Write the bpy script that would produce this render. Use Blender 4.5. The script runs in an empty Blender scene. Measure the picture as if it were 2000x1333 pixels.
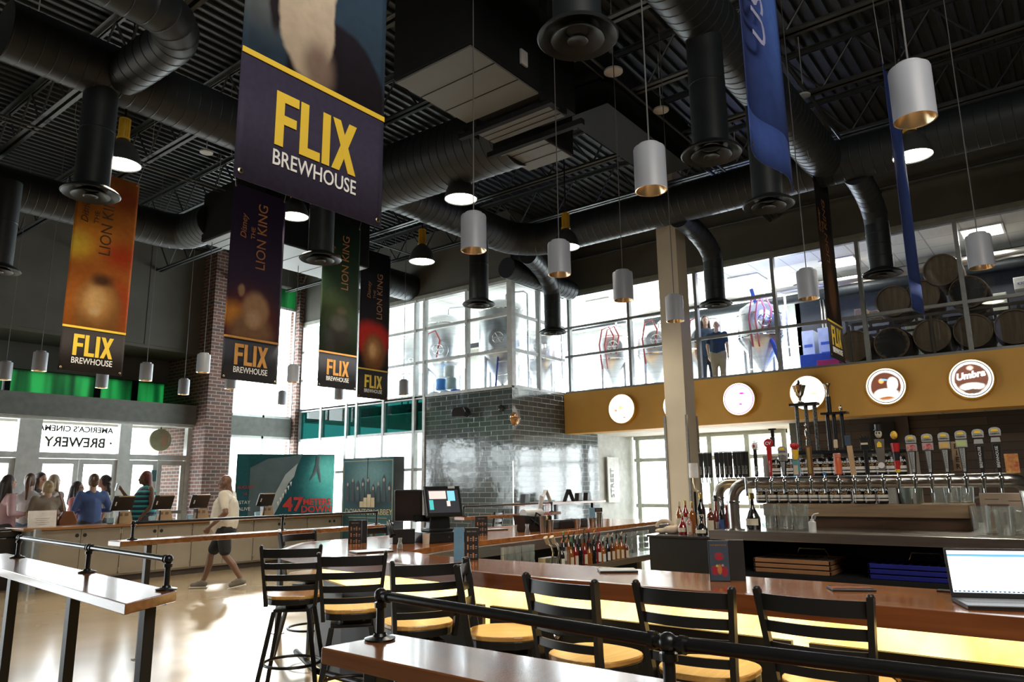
import bpy, math, random
from mathutils import Vector, Matrix, Euler
random.seed(7)
S=bpy.context.scene; COL=S.collection
# ---------------------------------------------------------------- camera
F=1420.0; PITCH,ROLL,YAW=0.19614,-0.0120,0.66103; H=1.5
_f=Vector((math.cos(PITCH)*math.cos(YAW),math.cos(PITCH)*math.sin(YAW),math.sin(PITCH)))
_r=Vector((math.sin(YAW),-math.cos(YAW),0)); _u=_r.cross(_f)
c_,s_=math.cos(ROLL),math.sin(ROLL)
_R=c_*_r+s_*_u; _U=-s_*_r+c_*_u
cam=bpy.data.cameras.new('camera'); co=bpy.data.objects.new('camera',cam); COL.objects.link(co)
cam.sensor_width=36; cam.lens=F/2000*36; cam.clip_start=.05; cam.clip_end=300
_m=Matrix((_R,_U,-_f)).transposed().to_4x4(); _m.translation=(0,0,H); co.matrix_world=_m
S.camera=co
CAM=Vector((0,0,H))
def ray(x,y): return _R*((x-1000)/F)+_U*(-(y-666.5)/F)+_f
# a pixel of the photograph turned into a point on a real plane of the room
def onZ(x,y,z=0): d=ray(x,y); return CAM+d*((z-H)/d.z)
def onX(x,y,X): d=ray(x,y); return CAM+d*(X/d.x)
def onY(x,y,Y): d=ray(x,y); return CAM+d*(Y/d.y)
# ---------------------------------------------------------------- world, exposure
S.view_settings.view_transform='Standard'; S.view_settings.look='None'
S.view_settings.exposure=0.35; S.view_settings.gamma=1; S.view_settings.use_curve_mapping=False
W=bpy.data.worlds.new('daylight'); S.world=W; W.use_nodes=True
nt=W.node_tree; bg=nt.nodes['Background']; bg.inputs[0].default_value=(.90,.97,1,1); bg.inputs[1].default_value=7.0
def area(name,loc,rot,sx,sy,power,col=(1,1,1),spread=180):
    l=bpy.data.lights.new(name,'AREA'); l.shape='RECTANGLE'; l.size=sx; l.size_y=sy; l.energy=power; l.color=col; l.spread=math.radians(spread)
    o=bpy.data.objects.new(name,l); COL.objects.link(o); o.location=loc; o.rotation_euler=rot; return o
def point(name,loc,power,col=(1,.85,.65),r=.05):
    l=bpy.data.lights.new(name,'POINT'); l.energy=power; l.color=col; l.shadow_soft_size=r
    o=bpy.data.objects.new(name,l); COL.objects.link(o); o.location=loc; return o
def spot(name,loc,power,col=(1,.85,.65),ang=90,r=.05,rot=(0,0,0),blend=.6):
    l=bpy.data.lights.new(name,'SPOT'); l.energy=power; l.color=col; l.spot_size=math.radians(ang); l.spot_blend=blend; l.shadow_soft_size=r
    o=bpy.data.objects.new(name,l); COL.objects.link(o); o.location=loc; o.rotation_euler=rot; return o
# daylight entering at the big openings
area('daylight_doors',(6.0,15.9,1.6),(math.radians(-90),0,0),6,2.6,120,(.92,.97,1))
area('daylight_corner_window',(10.1,15.9,3.0),(math.radians(-90),0,math.radians(0)),1.8,5,420,(.92,.98,1))
area('daylight_curtain_wall',(11.4,13.2,2.9),(math.radians(90),0,math.radians(90)),4,5,420,(.90,.98,1))
area('daylight_brewery_windows',(16.9,9.5,4.5),(math.radians(90),0,math.radians(90)),9,2,1100,(.9,.97,1))
area('daylight_side_doors',(15.5,6.7,1.4),(math.radians(90),0,math.radians(90)),3,2,50,(.93,.98,1))
area('front_fill_behind_camera',(.5,-2.5,5.6),(math.radians(38),0,math.radians(-38)),4,2.5,290,(1,.93,.84))  # unseen area fill added behind the camera to brighten surfaces facing it
sl=bpy.data.lights.new('low_sun','SUN'); sl.energy=9; sl.angle=math.radians(2.5); sl.color=(1,.97,.92); so=bpy.data.objects.new('low_sun',sl); COL.objects.link(so); so.location=(20,30,15)
so.rotation_euler=Vector((-.55,-.835,-.47)).to_track_quat('-Z','Y').to_euler()
# ---------------------------------------------------------------- materials
MATS={}
def mat(name,col=(.5,.5,.5),rough=.5,metal=0,spec=.5,emit=None,es=1,noise=None,bump=0,coat=0,trans=0,alpha=1,scale=8,n2=None,stretch=(1,1,1)):
    if name in MATS: return MATS[name]
    m=bpy.data.materials.new(name); m.use_nodes=True; MATS[name]=m
    N=m.node_tree.nodes; L=m.node_tree.links; b=N['Principled BSDF']
    b.inputs['Base Color'].default_value=(*col,1); b.inputs['Roughness'].default_value=rough; b.inputs['Metallic'].default_value=metal
    b.inputs['Specular IOR Level'].default_value=spec; b.inputs['Coat Weight'].default_value=coat; b.inputs['Transmission Weight'].default_value=trans
    if emit: b.inputs['Emission Color'].default_value=(*emit,1); b.inputs['Emission Strength'].default_value=es
    tc=N.new('ShaderNodeTexCoord'); mp=N.new('ShaderNodeMapping'); L.new(tc.outputs['Object'],mp.inputs['Vector']); mp.inputs['Scale'].default_value=stretch
    nz=N.new('ShaderNodeTexNoise'); nz.inputs['Scale'].default_value=scale; nz.inputs['Detail'].default_value=4; L.new(mp.outputs[0],nz.inputs['Vector'])
    c2=noise or tuple(min(1,c*.82) for c in col)
    cr=N.new('ShaderNodeValToRGB'); L.new(nz.outputs['Fac'],cr.inputs[0])
    cr.color_ramp.elements[0].position=.35; cr.color_ramp.elements[0].color=(*c2,1)
    cr.color_ramp.elements[1].position=.68; cr.color_ramp.elements[1].color=(*col,1)
    L.new(cr.outputs[0],b.inputs['Base Color'])
    if bump:
        bp=N.new('ShaderNodeBump'); bp.inputs['Strength'].default_value=bump; bp.inputs['Distance'].default_value=.01
        L.new(nz.outputs['Fac'],bp.inputs['Height']); L.new(bp.outputs[0],b.inputs['Normal'])
    return m
def emat(name,col,st):
    if name in MATS: return MATS[name]
    m=bpy.data.materials.new(name); m.use_nodes=True; MATS[name]=m; b=m.node_tree.nodes['Principled BSDF']
    b.inputs['Base Color'].default_value=(*[min(.9,c) for c in col],1); b.inputs['Emission Color'].default_value=(*col,1); b.inputs['Emission Strength'].default_value=st
    return m
def glassmat(name,tint=(.96,.98,.98),refl=1.0,rough=0.0,milk=0):
    if name in MATS: return MATS[name]
    m=bpy.data.materials.new(name); m.use_nodes=True; MATS[name]=m; N=m.node_tree.nodes; L=m.node_tree.links; N.clear()
    o=N.new('ShaderNodeOutputMaterial'); t=N.new('ShaderNodeBsdfTransparent'); t.inputs[0].default_value=(*tint,1)
    g=N.new('ShaderNodeBsdfGlossy'); g.inputs['Roughness'].default_value=rough; g.inputs[0].default_value=(refl,refl,refl,1)
    fr=N.new('ShaderNodeFresnel'); mx=N.new('ShaderNodeMixShader'); ge=N.new('ShaderNodeNewGeometry'); mr=N.new('ShaderNodeMapRange'); mr.inputs[3].default_value=1.45; mr.inputs[4].default_value=1/1.45
    L.new(ge.outputs['Backfacing'],mr.inputs[0]); L.new(mr.outputs[0],fr.inputs[0])
    L.new(fr.outputs[0],mx.inputs[0]); L.new(t.outputs[0],mx.inputs[1]); L.new(g.outputs[0],mx.inputs[2]); L.new(mx.outputs[0],o.inputs[0])
    if milk:
        d=N.new('ShaderNodeBsdfTranslucent'); d.inputs[0].default_value=(.9,.9,.88,1); d2=N.new('ShaderNodeBsdfDiffuse'); d2.inputs[0].default_value=(.9,.9,.88,1); ad=N.new('ShaderNodeMixShader'); L.new(d.outputs[0],ad.inputs[1]); L.new(d2.outputs[0],ad.inputs[2]); m2=N.new('ShaderNodeMixShader'); m2.inputs[0].default_value=milk; L.new(mx.outputs[0],m2.inputs[1]); L.new(ad.outputs[0],m2.inputs[2]); L.new(m2.outputs[0],o.inputs[0])
    return m
def wallcoord(N,L):   # u = x+y, v = z : works on every axis-aligned upright face
    tc=N.new('ShaderNodeTexCoord'); sp=N.new('ShaderNodeSeparateXYZ'); L.new(tc.outputs['Object'],sp.inputs[0])
    ad=N.new('ShaderNodeMath'); L.new(sp.outputs[0],ad.inputs[0]); L.new(sp.outputs[1],ad.inputs[1])
    cb=N.new('ShaderNodeCombineXYZ'); L.new(ad.outputs[0],cb.inputs[0]); L.new(sp.outputs[2],cb.inputs[1]); return cb.outputs[0]
def brickmat(name,c1,c2,mortar,bw,bh,ms=.012,rough=.8,bump=.6,spec=.4,wob=0):
    if name in MATS: return MATS[name]
    m=bpy.data.materials.new(name); m.use_nodes=True; MATS[name]=m; N=m.node_tree.nodes; L=m.node_tree.links; b=N['Principled BSDF']
    v=wallcoord(N,L); t=N.new('ShaderNodeTexBrick'); L.new(v,t.inputs['Vector'])
    t.inputs['Color1'].default_value=(*c1,1); t.inputs['Color2'].default_value=(*c2,1); t.inputs['Mortar'].default_value=(*mortar,1)
    t.inputs['Scale'].default_value=1; t.inputs['Mortar Size'].default_value=ms; t.inputs['Brick Width'].default_value=bw; t.inputs['Row Height'].default_value=bh
    t.inputs['Mortar Smooth'].default_value=.1
    L.new(t.outputs['Color'],b.inputs['Base Color']); b.inputs['Roughness'].default_value=rough; b.inputs['Specular IOR Level'].default_value=spec
    bp=N.new('ShaderNodeBump'); bp.inputs['Strength'].default_value=bump; bp.inputs['Distance'].default_value=.01; bp.invert=True
    L.new(t.outputs['Fac'],bp.inputs['Height'])
    if wob:   # every glazed tile sits a hair off the plane
        nz=N.new('ShaderNodeTexNoise'); nz.inputs['Scale'].default_value=4.2; L.new(v,nz.inputs['Vector'])
        b2=N.new('ShaderNodeBump'); b2.inputs['Strength'].default_value=wob; b2.inputs['Distance'].default_value=.02; L.new(nz.outputs['Fac'],b2.inputs['Height'])
        L.new(b2.outputs[0],bp.inputs['Normal'])
    L.new(bp.outputs[0],b.inputs['Normal']); return m
def woodmat(name,c1,c2,rough=.3,axis='x',coat=0,scale=1.5,spec=.5):
    if name in MATS: return MATS[name]
    m=bpy.data.materials.new(name); m.use_nodes=True; MATS[name]=m; N=m.node_tree.nodes; L=m.node_tree.links; b=N['Principled BSDF']
    tc=N.new('ShaderNodeTexCoord'); mp=N.new('ShaderNodeMapping'); L.new(tc.outputs['Object'],mp.inputs[0])
    mp.inputs['Scale'].default_value={'x':(1,12,12),'y':(12,1,12),'z':(12,12,1)}[axis]
    nz=N.new('ShaderNodeTexNoise'); nz.inputs['Scale'].default_value=scale; nz.inputs['Detail'].default_value=6; nz.inputs['Distortion'].default_value=.6; L.new(mp.outputs[0],nz.inputs['Vector'])
    cr=N.new('ShaderNodeValToRGB'); L.new(nz.outputs['Fac'],cr.inputs[0]); cr.color_ramp.elements[0].position=.3; cr.color_ramp.elements[1].position=.7
    cr.color_ramp.elements[0].color=(*c1,1); cr.color_ramp.elements[1].color=(*c2,1); L.new(cr.outputs[0],b.inputs['Base Color'])
    b.inputs['Roughness'].default_value=rough; b.inputs['Coat Weight'].default_value=coat; b.inputs['Coat Roughness'].default_value=.08; b.inputs['Specular IOR Level'].default_value=spec
    return m
GLASS=glassmat('window_glass'); GLASS2=glassmat('drinking_glass',(.86,.89,.88),1.0,.03,.07)
BLACKM=mat('black_paint',(.010,.011,.012),.75,0,.15); DUCTM=mat('dark_duct_paint',(.017,.022,.025),.5,.1,.35); DECKM=mat('dark_deck_paint',(.026,.032,.034),.5,.1)
STEELM=mat('dark_joist_paint',(.05,.058,.06),.45,.3); FRAME=mat('window_frame_metal',(.55,.58,.57),.45,.3); FRAMED=mat('grey_window_frame',(.27,.285,.285),.4,.3)
WALLG=mat('warm_grey_wall',(.10,.098,.085),.85,0,.2,scale=1.2); WALLH=mat('header_grey_paint',(.16,.17,.16),.8,0,.3)
BRICK=brickmat('brown_brick',(.13,.052,.034),(.065,.036,.03),(.24,.22,.2),.23,.08,.009)
TILE=brickmat('glazed_grey_tile',(.07,.095,.098),(.05,.068,.072),(.24,.24,.22),.30,.098,.006,.10,.35,.8,.17)
MUST=mat('mustard_paint',(.78,.44,.10),.6,0,.4,scale=1.0); BEIGE=mat('beige_column_paint',(.52,.46,.35),.7,scale=1)
STAIN=mat('stainless_steel',(.55,.53,.50),.28,1,.5,scale=3,stretch=(1,1,20)); CHROME=mat('polished_chrome',(.85,.85,.85),.08,1)
WHITEP=mat('white_plastic',(.75,.75,.74),.4); BLKPL=mat('black_plastic',(.015,.015,.016),.3); CHAIRB=mat('satin_black_metal',(.013,.013,.013),.38,.0,.4)
GOLDT=mat('yellow_letter',(.85,.58,.04),.6,scale=1); WHITET=mat('white_letter',(.85,.85,.82),.6)
# ---------------------------------------------------------------- mesh builder
class G:
    def __init__(s): s.v=[];s.f=[];s.m=[];s.mi=0
    def add(s,vs,fs):
        o=len(s.v); s.v+= [tuple(v) for v in vs]; s.f+=[tuple(i+o for i in f) for f in fs]; s.m+=[s.mi]*len(fs); return s
    def box(s,x0,y0,z0,x1,y1,z1):
        x0,x1=min(x0,x1),max(x0,x1);y0,y1=min(y0,y1),max(y0,y1);z0,z1=min(z0,z1),max(z0,z1)
        return s.add([(x0,y0,z0),(x1,y0,z0),(x1,y1,z0),(x0,y1,z0),(x0,y0,z1),(x1,y0,z1),(x1,y1,z1),(x0,y1,z1)],
            [(0,3,2,1),(4,5,6,7),(0,1,5,4),(1,2,6,5),(2,3,7,6),(3,0,4,7)])
    def bc(s,c,d,rot=None):
        R=Euler(rot).to_matrix() if rot else Matrix.Identity(3); c=Vector(c)
        vs=[c+R@Vector((sx*d[0]/2,sy*d[1]/2,sz*d[2]/2)) for sz in(-1,1) for sx,sy in((-1,-1),(1,-1),(1,1),(-1,1))]
        return s.add(vs,[(0,3,2,1),(4,5,6,7),(0,1,5,4),(1,2,6,5),(2,3,7,6),(3,0,4,7)])
    def cyl(s,a,b,r0,r1=None,n=16,cap=True):
        r1=r0 if r1 is None else r1; a=Vector(a);b=Vector(b);d=(b-a).normalized()
        t=Vector((0,0,1)) if abs(d.z)<.9 else Vector((1,0,0)); u=d.cross(t).normalized(); w=d.cross(u)
        vs=[];fs=[]
        for p,r in((a,r0),(b,r1)):
            for i in range(n): q=2*math.pi*i/n; vs.append(p+u*math.cos(q)*r+w*math.sin(q)*r)
        for i in range(n): j=(i+1)%n; fs.append((i,i+n,j+n,j))
        if cap: fs+= [tuple(range(n)),tuple(reversed(range(n,2*n)))]
        return s.add(vs,fs)
    def tube(s,P,r,n=8,closed=False,cap=True):
        P=[Vector(p) for p in P]; k=len(P); rr=r if isinstance(r,(list,tuple)) else [r]*k; vs=[];fs=[];u=None
        for i,p in enumerate(P):
            a=P[(i-1)%k] if (i or closed) else p; b=P[(i+1)%k] if (i<k-1 or closed) else p; d=(b-a).normalized()
            if u is None:
                t=Vector((0,0,1)) if abs(d.z)<.9 else Vector((1,0,0)); u=d.cross(t).normalized()
            else: u=(u-d*u.dot(d)).normalized()
            w=d.cross(u)
            for j in range(n): q=2*math.pi*j/n; vs.append(p+u*math.cos(q)*rr[i]+w*math.sin(q)*rr[i])
        m=k if closed else k-1
        for i in range(m):
            for j in range(n): a=i*n+j;b=i*n+(j+1)%n;c=((i+1)%k)*n+(j+1)%n;d=((i+1)%k)*n+j; fs.append((a,d,c,b))
        if cap and not closed: fs+=[tuple(range(n)),tuple(reversed(range((k-1)*n,k*n)))]
        return s.add(vs,fs)
    def lathe(s,prof,c=(0,0,0),n=24,axis=None):
        R=Vector((0,0,1)).rotation_difference(Vector(axis)).to_matrix() if axis else Matrix.Identity(3); c=Vector(c); vs=[];fs=[]
        for r,z in prof:
            for i in range(n): q=2*math.pi*i/n; vs.append(c+R@Vector((max(r,1e-5)*math.cos(q),max(r,1e-5)*math.sin(q),z)))
        for k in range(len(prof)-1):
            for i in range(n): j=(i+1)%n; fs.append((k*n+i,k*n+j,(k+1)*n+j,(k+1)*n+i))
        return s.add(vs,fs)
    def ell(s,c,r,n=14,m=9,rot=None):
        if not isinstance(r,(tuple,list)): r=(r,r,r)
        R=Euler(rot).to_matrix() if rot else Matrix.Identity(3); c=Vector(c); vs=[c+R@Vector((0,0,-r[2]))];fs=[]
        for k in range(1,m):
            t=math.pi*k/m
            for i in range(n): q=2*math.pi*i/n; vs.append(c+R@Vector((r[0]*math.sin(t)*math.cos(q),r[1]*math.sin(t)*math.sin(q),-r[2]*math.cos(t))))
        vs.append(c+R@Vector((0,0,r[2])))
        for i in range(n): fs.append((0,1+(i+1)%n,1+i)); fs.append((len(vs)-1,1+(m-2)*n+i,1+(m-2)*n+(i+1)%n))
        for k in range(m-2):
            for i in range(n): j=(i+1)%n; fs.append((1+k*n+i,1+k*n+j,1+(k+1)*n+j,1+(k+1)*n+i))
        return s.add(vs,fs)
    def prism(s,pts,h0,h1,M=None):   # polygon in local xy extruded along z, then placed by M
        n=len(pts); M=M or Matrix.Identity(4)
        vs=[M@Vector((x,y,h0)) for x,y in pts]+[M@Vector((x,y,h1)) for x,y in pts]
        return s.add(vs,[tuple(reversed(range(n))),tuple(range(n,2*n))]+[(i,(i+1)%n,(i+1)%n+n,i+n) for i in range(n)])
    def text(s,body,size,M,ext=.002,align='CENTER',sx=1,shear=0,off=0):
        c=bpy.data.curves.new('t','FONT'); c.body=body; c.size=size; c.align_x=align; c.extrude=ext; c.shear=shear; c.offset=off; c.resolution_u=3
        o=bpy.data.objects.new('t',c); COL.objects.link(o); me=bpy.data.meshes.new_from_object(o.evaluated_get(bpy.context.evaluated_depsgraph_get()))
        s.add([M@Vector((v.co.x*sx,v.co.y,v.co.z)) for v in me.vertices],[tuple(p.vertices) for p in me.polygons])
        bpy.data.objects.remove(o); bpy.data.curves.remove(c); bpy.data.meshes.remove(me); return s
    def obj(s,name,mats,parent=None,smooth=False,bevel=0,loc=None):
        me=bpy.data.meshes.new(name); me.from_pydata(s.v,[],s.f)
        if not isinstance(mats,(list,tuple)): mats=[mats]
        for m in mats: me.materials.append(m)
        for p,i in zip(me.polygons,s.m): p.material_index=i
        if smooth: 
            for p in me.polygons: p.use_smooth=True
            me.set_sharp_from_angle(angle=math.radians(40))
        me.update(); o=bpy.data.objects.new(name,me); COL.objects.link(o)
        if parent: o.parent=parent
        if loc: o.location=loc
        if bevel:
            b=o.modifiers.new('bevel','BEVEL'); b.width=bevel; b.segments=2; b.limit_method='ANGLE'
        return o
def tag(o,label,cat,group=None,kind=None):
    if label: o['label']=label
    if cat: o['category']=cat
    if group: o['group']=group
    if kind: o['kind']=kind
    return o
def thing(name,label,cat,loc=(0,0,0),rz=0,group=None):
    o=bpy.data.objects.new(name,None); COL.objects.link(o); o.empty_display_size=.1; o.location=loc; o.rotation_euler=(0,0,rz); return tag(o,label,cat,group)
def struct(g,name,m,**k): o=g.obj(name,m,**k); o['kind']='structure'; return o
def dup(root,loc,rz=None,label=None,group=None,scale=None):
    r=root.copy(); COL.objects.link(r); r.location=loc
    if rz is not None: r.rotation_euler=(0,0,rz)
    if label: r['label']=label
    if group: r['group']=group
    if scale: r.scale=scale
    for ch in list(root.children):
        c=ch.copy(); COL.objects.link(c); c.parent=r
        for gch in list(ch.children):
            d=gch.copy(); COL.objects.link(d); d.parent=c
    return r
def B(*a): return G().box(*a)
PLANE_Y=lambda x,y,z: Matrix.Translation((x,y,z))@Matrix.Rotation(math.pi/2,4,'X')            # text upright, facing -Y
PLANE_X=lambda x,y,z: Matrix.Translation((x,y,z))@Matrix.Rotation(-math.pi/2,4,'Z')@Matrix.Rotation(math.pi/2,4,'X')  # facing -X
# ================================================================ SETTING
XC=11.0; XB=12.88; YS=8.57; YP=15.35; YD=15.9; SILL=3.39; GH=5.54
fl=bpy.data.materials.new('polished_concrete'); fl.use_nodes=True; N=fl.node_tree.nodes; L=fl.node_tree.links; b=N['Principled BSDF']
tc=N.new('ShaderNodeTexCoord'); n1=N.new('ShaderNodeTexNoise'); n1.inputs['Scale'].default_value=.9; n1.inputs['Detail'].default_value=7; L.new(tc.outputs['Object'],n1.inputs[0])
cr=N.new('ShaderNodeValToRGB'); cr.color_ramp.elements[0].position=.2; cr.color_ramp.elements[0].color=(.31,.225,.13,1); cr.color_ramp.elements[1].position=.75; cr.color_ramp.elements[1].color=(.43,.335,.215,1)
L.new(n1.outputs['Fac'],cr.inputs[0]); L.new(cr.outputs[0],b.inputs['Base Color'])
n2=N.new('ShaderNodeTexNoise'); n2.inputs['Scale'].default_value=3; L.new(tc.outputs['Object'],n2.inputs[0]); mr=N.new('ShaderNodeMapRange'); mr.inputs[3].default_value=.14; mr.inputs[4].default_value=.20
L.new(n2.outputs['Fac'],mr.inputs[0]); L.new(mr.outputs[0],b.inputs['Roughness']); b.inputs['Specular IOR Level'].default_value=.75
struct(B(-6.5,-5.5,-.2,22,24,0),'floor',fl)
# roof deck : real trapezoid ribs running along X
g=G(); y=-5.0; P=[]
while y<17.5:
    P+=[(y,7.0),(y+.045,7.0),(y+.058,7.045),(y+.137,7.045)]; y+=.15
vs=[];fs=[]
for (yy,zz) in P: vs+=[(-6,yy,zz),(17.5,yy,zz)]
for i in range(len(P)-1): a=2*i; fs.append((a,a+1,a+3,a+2))
g.add(vs,fs); struct(g,'ceiling',DECKM)
struct(B(-6.5,-5.5,7.06,18,18,7.2),'ceiling',DECKM)
struct(B(-6.2,-5.2,0,-6,17.5,7.1),'wall_left',WALLG); struct(B(-6.2,-5.2,0,18,-5,7.1),'wall_back',WALLG)
# entrance wall
g=G(); g.box(-6,YD-.02,4.62,8.9,YD+.25,7.0); g.box(-6,17.2,4.0,8.9,17.45,7.0); g.box(-6,YD,4.55,8.9,17.4,4.62)
struct(g,'wall_entrance',WALLG)
struct(B(-6,YD-.12,2.92,8.62,17.45,3.36),'trim_1',WALLH)          # beam above the doors
g=G()
for x in (1.0,2.55,4.15,5.75,7.35,8.8): g.box(x-.004,YD-.028,4.62,x+.004,YD-.02,6.95)
struct(g,'trim_2',mat('wall_joint',(.03,.03,.028),.9))
# green film clerestory
gm=bpy.data.materials.new('green_window_film'); gm.use_nodes=True; N=gm.node_tree.nodes; L=gm.node_tree.links; N.clear()
o_=N.new('ShaderNodeOutputMaterial'); tl=N.new('ShaderNodeBsdfTranslucent'); gl=N.new('ShaderNodeBsdfGlossy'); gl.inputs['Roughness'].default_value=.4; mx=N.new('ShaderNodeMixShader'); mx.inputs[0].default_value=.06
tc=N.new('ShaderNodeTexCoord'); mp=N.new('ShaderNodeMapping'); mp.inputs['Scale'].default_value=(1.5,.1,.12); L.new(tc.outputs['Object'],mp.inputs[0]); nz=N.new('ShaderNodeTexNoise'); nz.inputs['Scale'].default_value=2.2; nz.inputs['Detail'].default_value=2; L.new(mp.outputs[0],nz.inputs[0])
cr=N.new('ShaderNodeValToRGB'); cr.color_ramp.elements[0].position=.36; cr.color_ramp.elements[0].color=(.008,.05,.025,1); cr.color_ramp.elements[1].position=.62; cr.color_ramp.elements[1].color=(.05,.22,.10,1)
L.new(nz.outputs['Fac'],cr.inputs[0]); L.new(cr.outputs[0],tl.inputs[0]); L.new(tl.outputs[0],mx.inputs[1]); L.new(gl.outputs[0],mx.inputs[2]); L.new(mx.outputs[0],o_.inputs[0])
z0,z1=3.36,4.55
for i,(a,b_) in enumerate([(-3,.2),(.35,3.4),(3.5,5.24),(5.38,7.02),(7.12,7.85),(7.93,8.62)]):
    o=struct(B(a,17.36,z0,b_,17.38,z1),'window_%d'%(i+1),gm)
g=G()
for x in (.27,3.45,5.31,7.07,7.89): g.box(x-.05,17.26,z0,x+.05,17.44,z1)
g.box(-6,17.26,z1-.05,8.9,17.44,z1+.05); struct(g,'trim_3',BLACKM)
# doors: frames, transoms, leaves
struct(B(-6,YD-.03,2.86,8.62,YD+.17,2.92),'trim_4',FRAME)
cols=[]
posts=[1.1,3.15,5.42,7.23]
jb=[(.9,1.35),(2.95,3.4),(5.17,5.56),(7.03,7.27),(8.5,8.64)]
g=G()
for a,b_ in jb: g.box(a,YD,0,b_,YD+.14,2.86)
for i in range(4): g.box(jb[i][1],YD,2.13,jb[i+1][0],YD+.14,2.24)
struct(g,'trim_5',FRAME)
for i in range(4):
    a,b_=jb[i][1],jb[i+1][0]
    struct(B(a,YD+.06,2.24,b_,YD+.07,2.86),'window_%d'%(i+11),GLASS)
    mid=(a+b_)/2
    for j,(p,q) in enumerate(((a,mid-.005),(mid+.005,b_))):
        d=thing('door_%d'%(i*2+j+1),None,None,(p,YD+.03,0)); d['kind']='structure'; w=q-p
        f=G(); f.box(0,0,0,.09,.05,2.12); f.box(w-.09,0,0,w,.05,2.12); f.box(.09,0,0,w-.09,.05,.26); f.box(.09,0,2.02,w-.09,.05,2.12); f.obj('door_frame',FRAME,d)
        B(.09,.02,.26,w-.09,.03,2.02).obj('pane',GLASS,d)
        f=G(); f.box(.04,-.05,.98,w-.04,-.03,1.05); f.obj('push_bar',FRAMED,d)
# brick column, pilaster
g=G(); g.box(8.6,YP,0,9.22,17.4,7.0); struct(g,'wall_brick_column',BRICK)
struct(B(10.85,YP-.1,0,10.98,YP+.25,7.0),'wall_brick_pilaster',BRICK)
# corner window wall between column and pilaster
g=G(); g.box(9.22,YP+.02,2.72,10.9,YP+.2,3.16); struct(g,'trim_6',WALLH)
g=G()
for z in (0.0,2.66,3.16,5.9,6.45): g.box(9.22,YP+.05,z,10.9,YP+.12,z+.06)
for x in (9.22,10.05,10.84): g.box(x,YP+.05,0,x+.05,YP+.12,6.5)
struct(g,'trim_7',FRAME)
struct(B(9.22,YP+.08,0,10.88,YP+.09,2.7),'window_21',GLASS); struct(B(9.22,YP+.08,3.16,10.88,YP+.09,5.9),'window_22',GLASS); struct(B(9.22,YP+.09,5.9,10.88,YP+.1,6.5),'window_23',gm)
struct(B(9.2,YP,6.5,11,YP+.2,7),'wall_corner',WALLG)
# curtain wall x = XC (mullions, transoms) up to the tiled block
ms=[15.25,14.40,13.46,13.1,12.2,11.24,10.93]
FR2=mat('white_window_frame',(.6,.63,.63),.4,.1)
g=G()
for yv in ms: g.box(XC-.03,yv-.035,0,XC+.09,yv+.035,SILL)
for z in (0.0,.9,1.85,2.64,SILL-.03): g.box(XC-.02,10.93,z-.03,XC+.08,15.3,z+.03)
struct(g,'trim_8',FR2)
struct(B(XC+.03,10.95,0,XC+.04,15.25,2.64),'window_24',GLASS)
TEALG=glassmat('teal_tinted_glass',(.05,.16,.15),.5)
for i in range(len(ms)-1): struct(B(XC+.03,ms[i+1]+.03,2.67,XC+.04,ms[i]-.03,SILL-.06),'window_%d'%(30+i),TEALG)
msu=[15.25,14.40,13.46,13.1,12.2,11.22,10.95,9.73,YS+.05]
g=G()
for yv in msu: g.box(XC-.03,yv-.03,SILL,XC+.08,yv+.03,GH)
for z in (SILL,4.12,4.84,GH-.03): g.box(XC-.02,YS,z-.03,XC+.07,15.3,z+.03)
# side and brewery wall mullions
for x in (XC+.03,XC+.95): g.box(x-.03,YS-.02,SILL,x+.03,YS+.08,GH)
for z in (SILL,4.12,4.84,GH-.03): g.box(XC,YS,z-.03,XB,YS+.06,z+.03)
g.box(XC-.05,YS-.05,SILL,XC+.07,YS+.07,GH)
struct(g,'trim_9',FR2)
yb=[8.45,6.99,5.53,4.04,2.61,1.17,-.3,-1.76,-3.2]
g=G()
for yv in yb: g.box(XB-.03,yv-.03,SILL,XB+.07,yv+.03,GH)
for z in (4.19,GH-.03): g.box(XB-.02,-5,z-.025,XB+.06,YS,z+.025)
g.box(XB-.02,4.04,4.79,XB+.06,YS,4.84)
g.box(XB-.02,-5,SILL,XB+.06,YS,SILL+.05)
struct(g,'trim_10',FRAMED)
struct(B(XB+.02,-5,SILL,XB+.03,YS,GH),'window_41',GLASS); struct(B(XC+.03,YS,SILL,XC+.04,15.3,GH),'window_42',GLASS); struct(B(XC+.05,YS+.02,SILL,XB,YS+.03,GH),'window_43',GLASS)
# upper drywall above brewery glass, tile block, mustard band
g=G(); g.box(XB,-5,GH,XB+.25,YS,7); g.box(XC,YS,GH,XB,YS+.2,7); g.box(XC,YS+.2,GH,XC+.25,15.35,7); struct(g,'wall_upper_brewery',WALLG)
g=G(); g.box(XB-.03,-5,GH-.01,XB,YS,GH+.07); g.box(XC-.03,YS-.03,GH-.01,XB,YS-.01,GH+.07); g.box(XC-.03,YS,GH-.01,XC,15.3,GH+.07); struct(g,'trim_11',mat('greenish_head_trim',(.2,.21,.17),.6))
g=G(); g.box(XC,YS,0,XC+.25,10.9,SILL-.03); g.box(XC+.25,YS,0,14.1,YS+.25,SILL-.03); struct(g,'wall_tiled',TILE)
struct(B(XC-.012,YS-.012,0,XC+.004,YS+.004,1.95),'trim_12',STAIN)
struct(B(XB-.1,-5,2.545,XB+.3,YS-.01,SILL),'wall_mustard_band',MUST)
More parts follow.
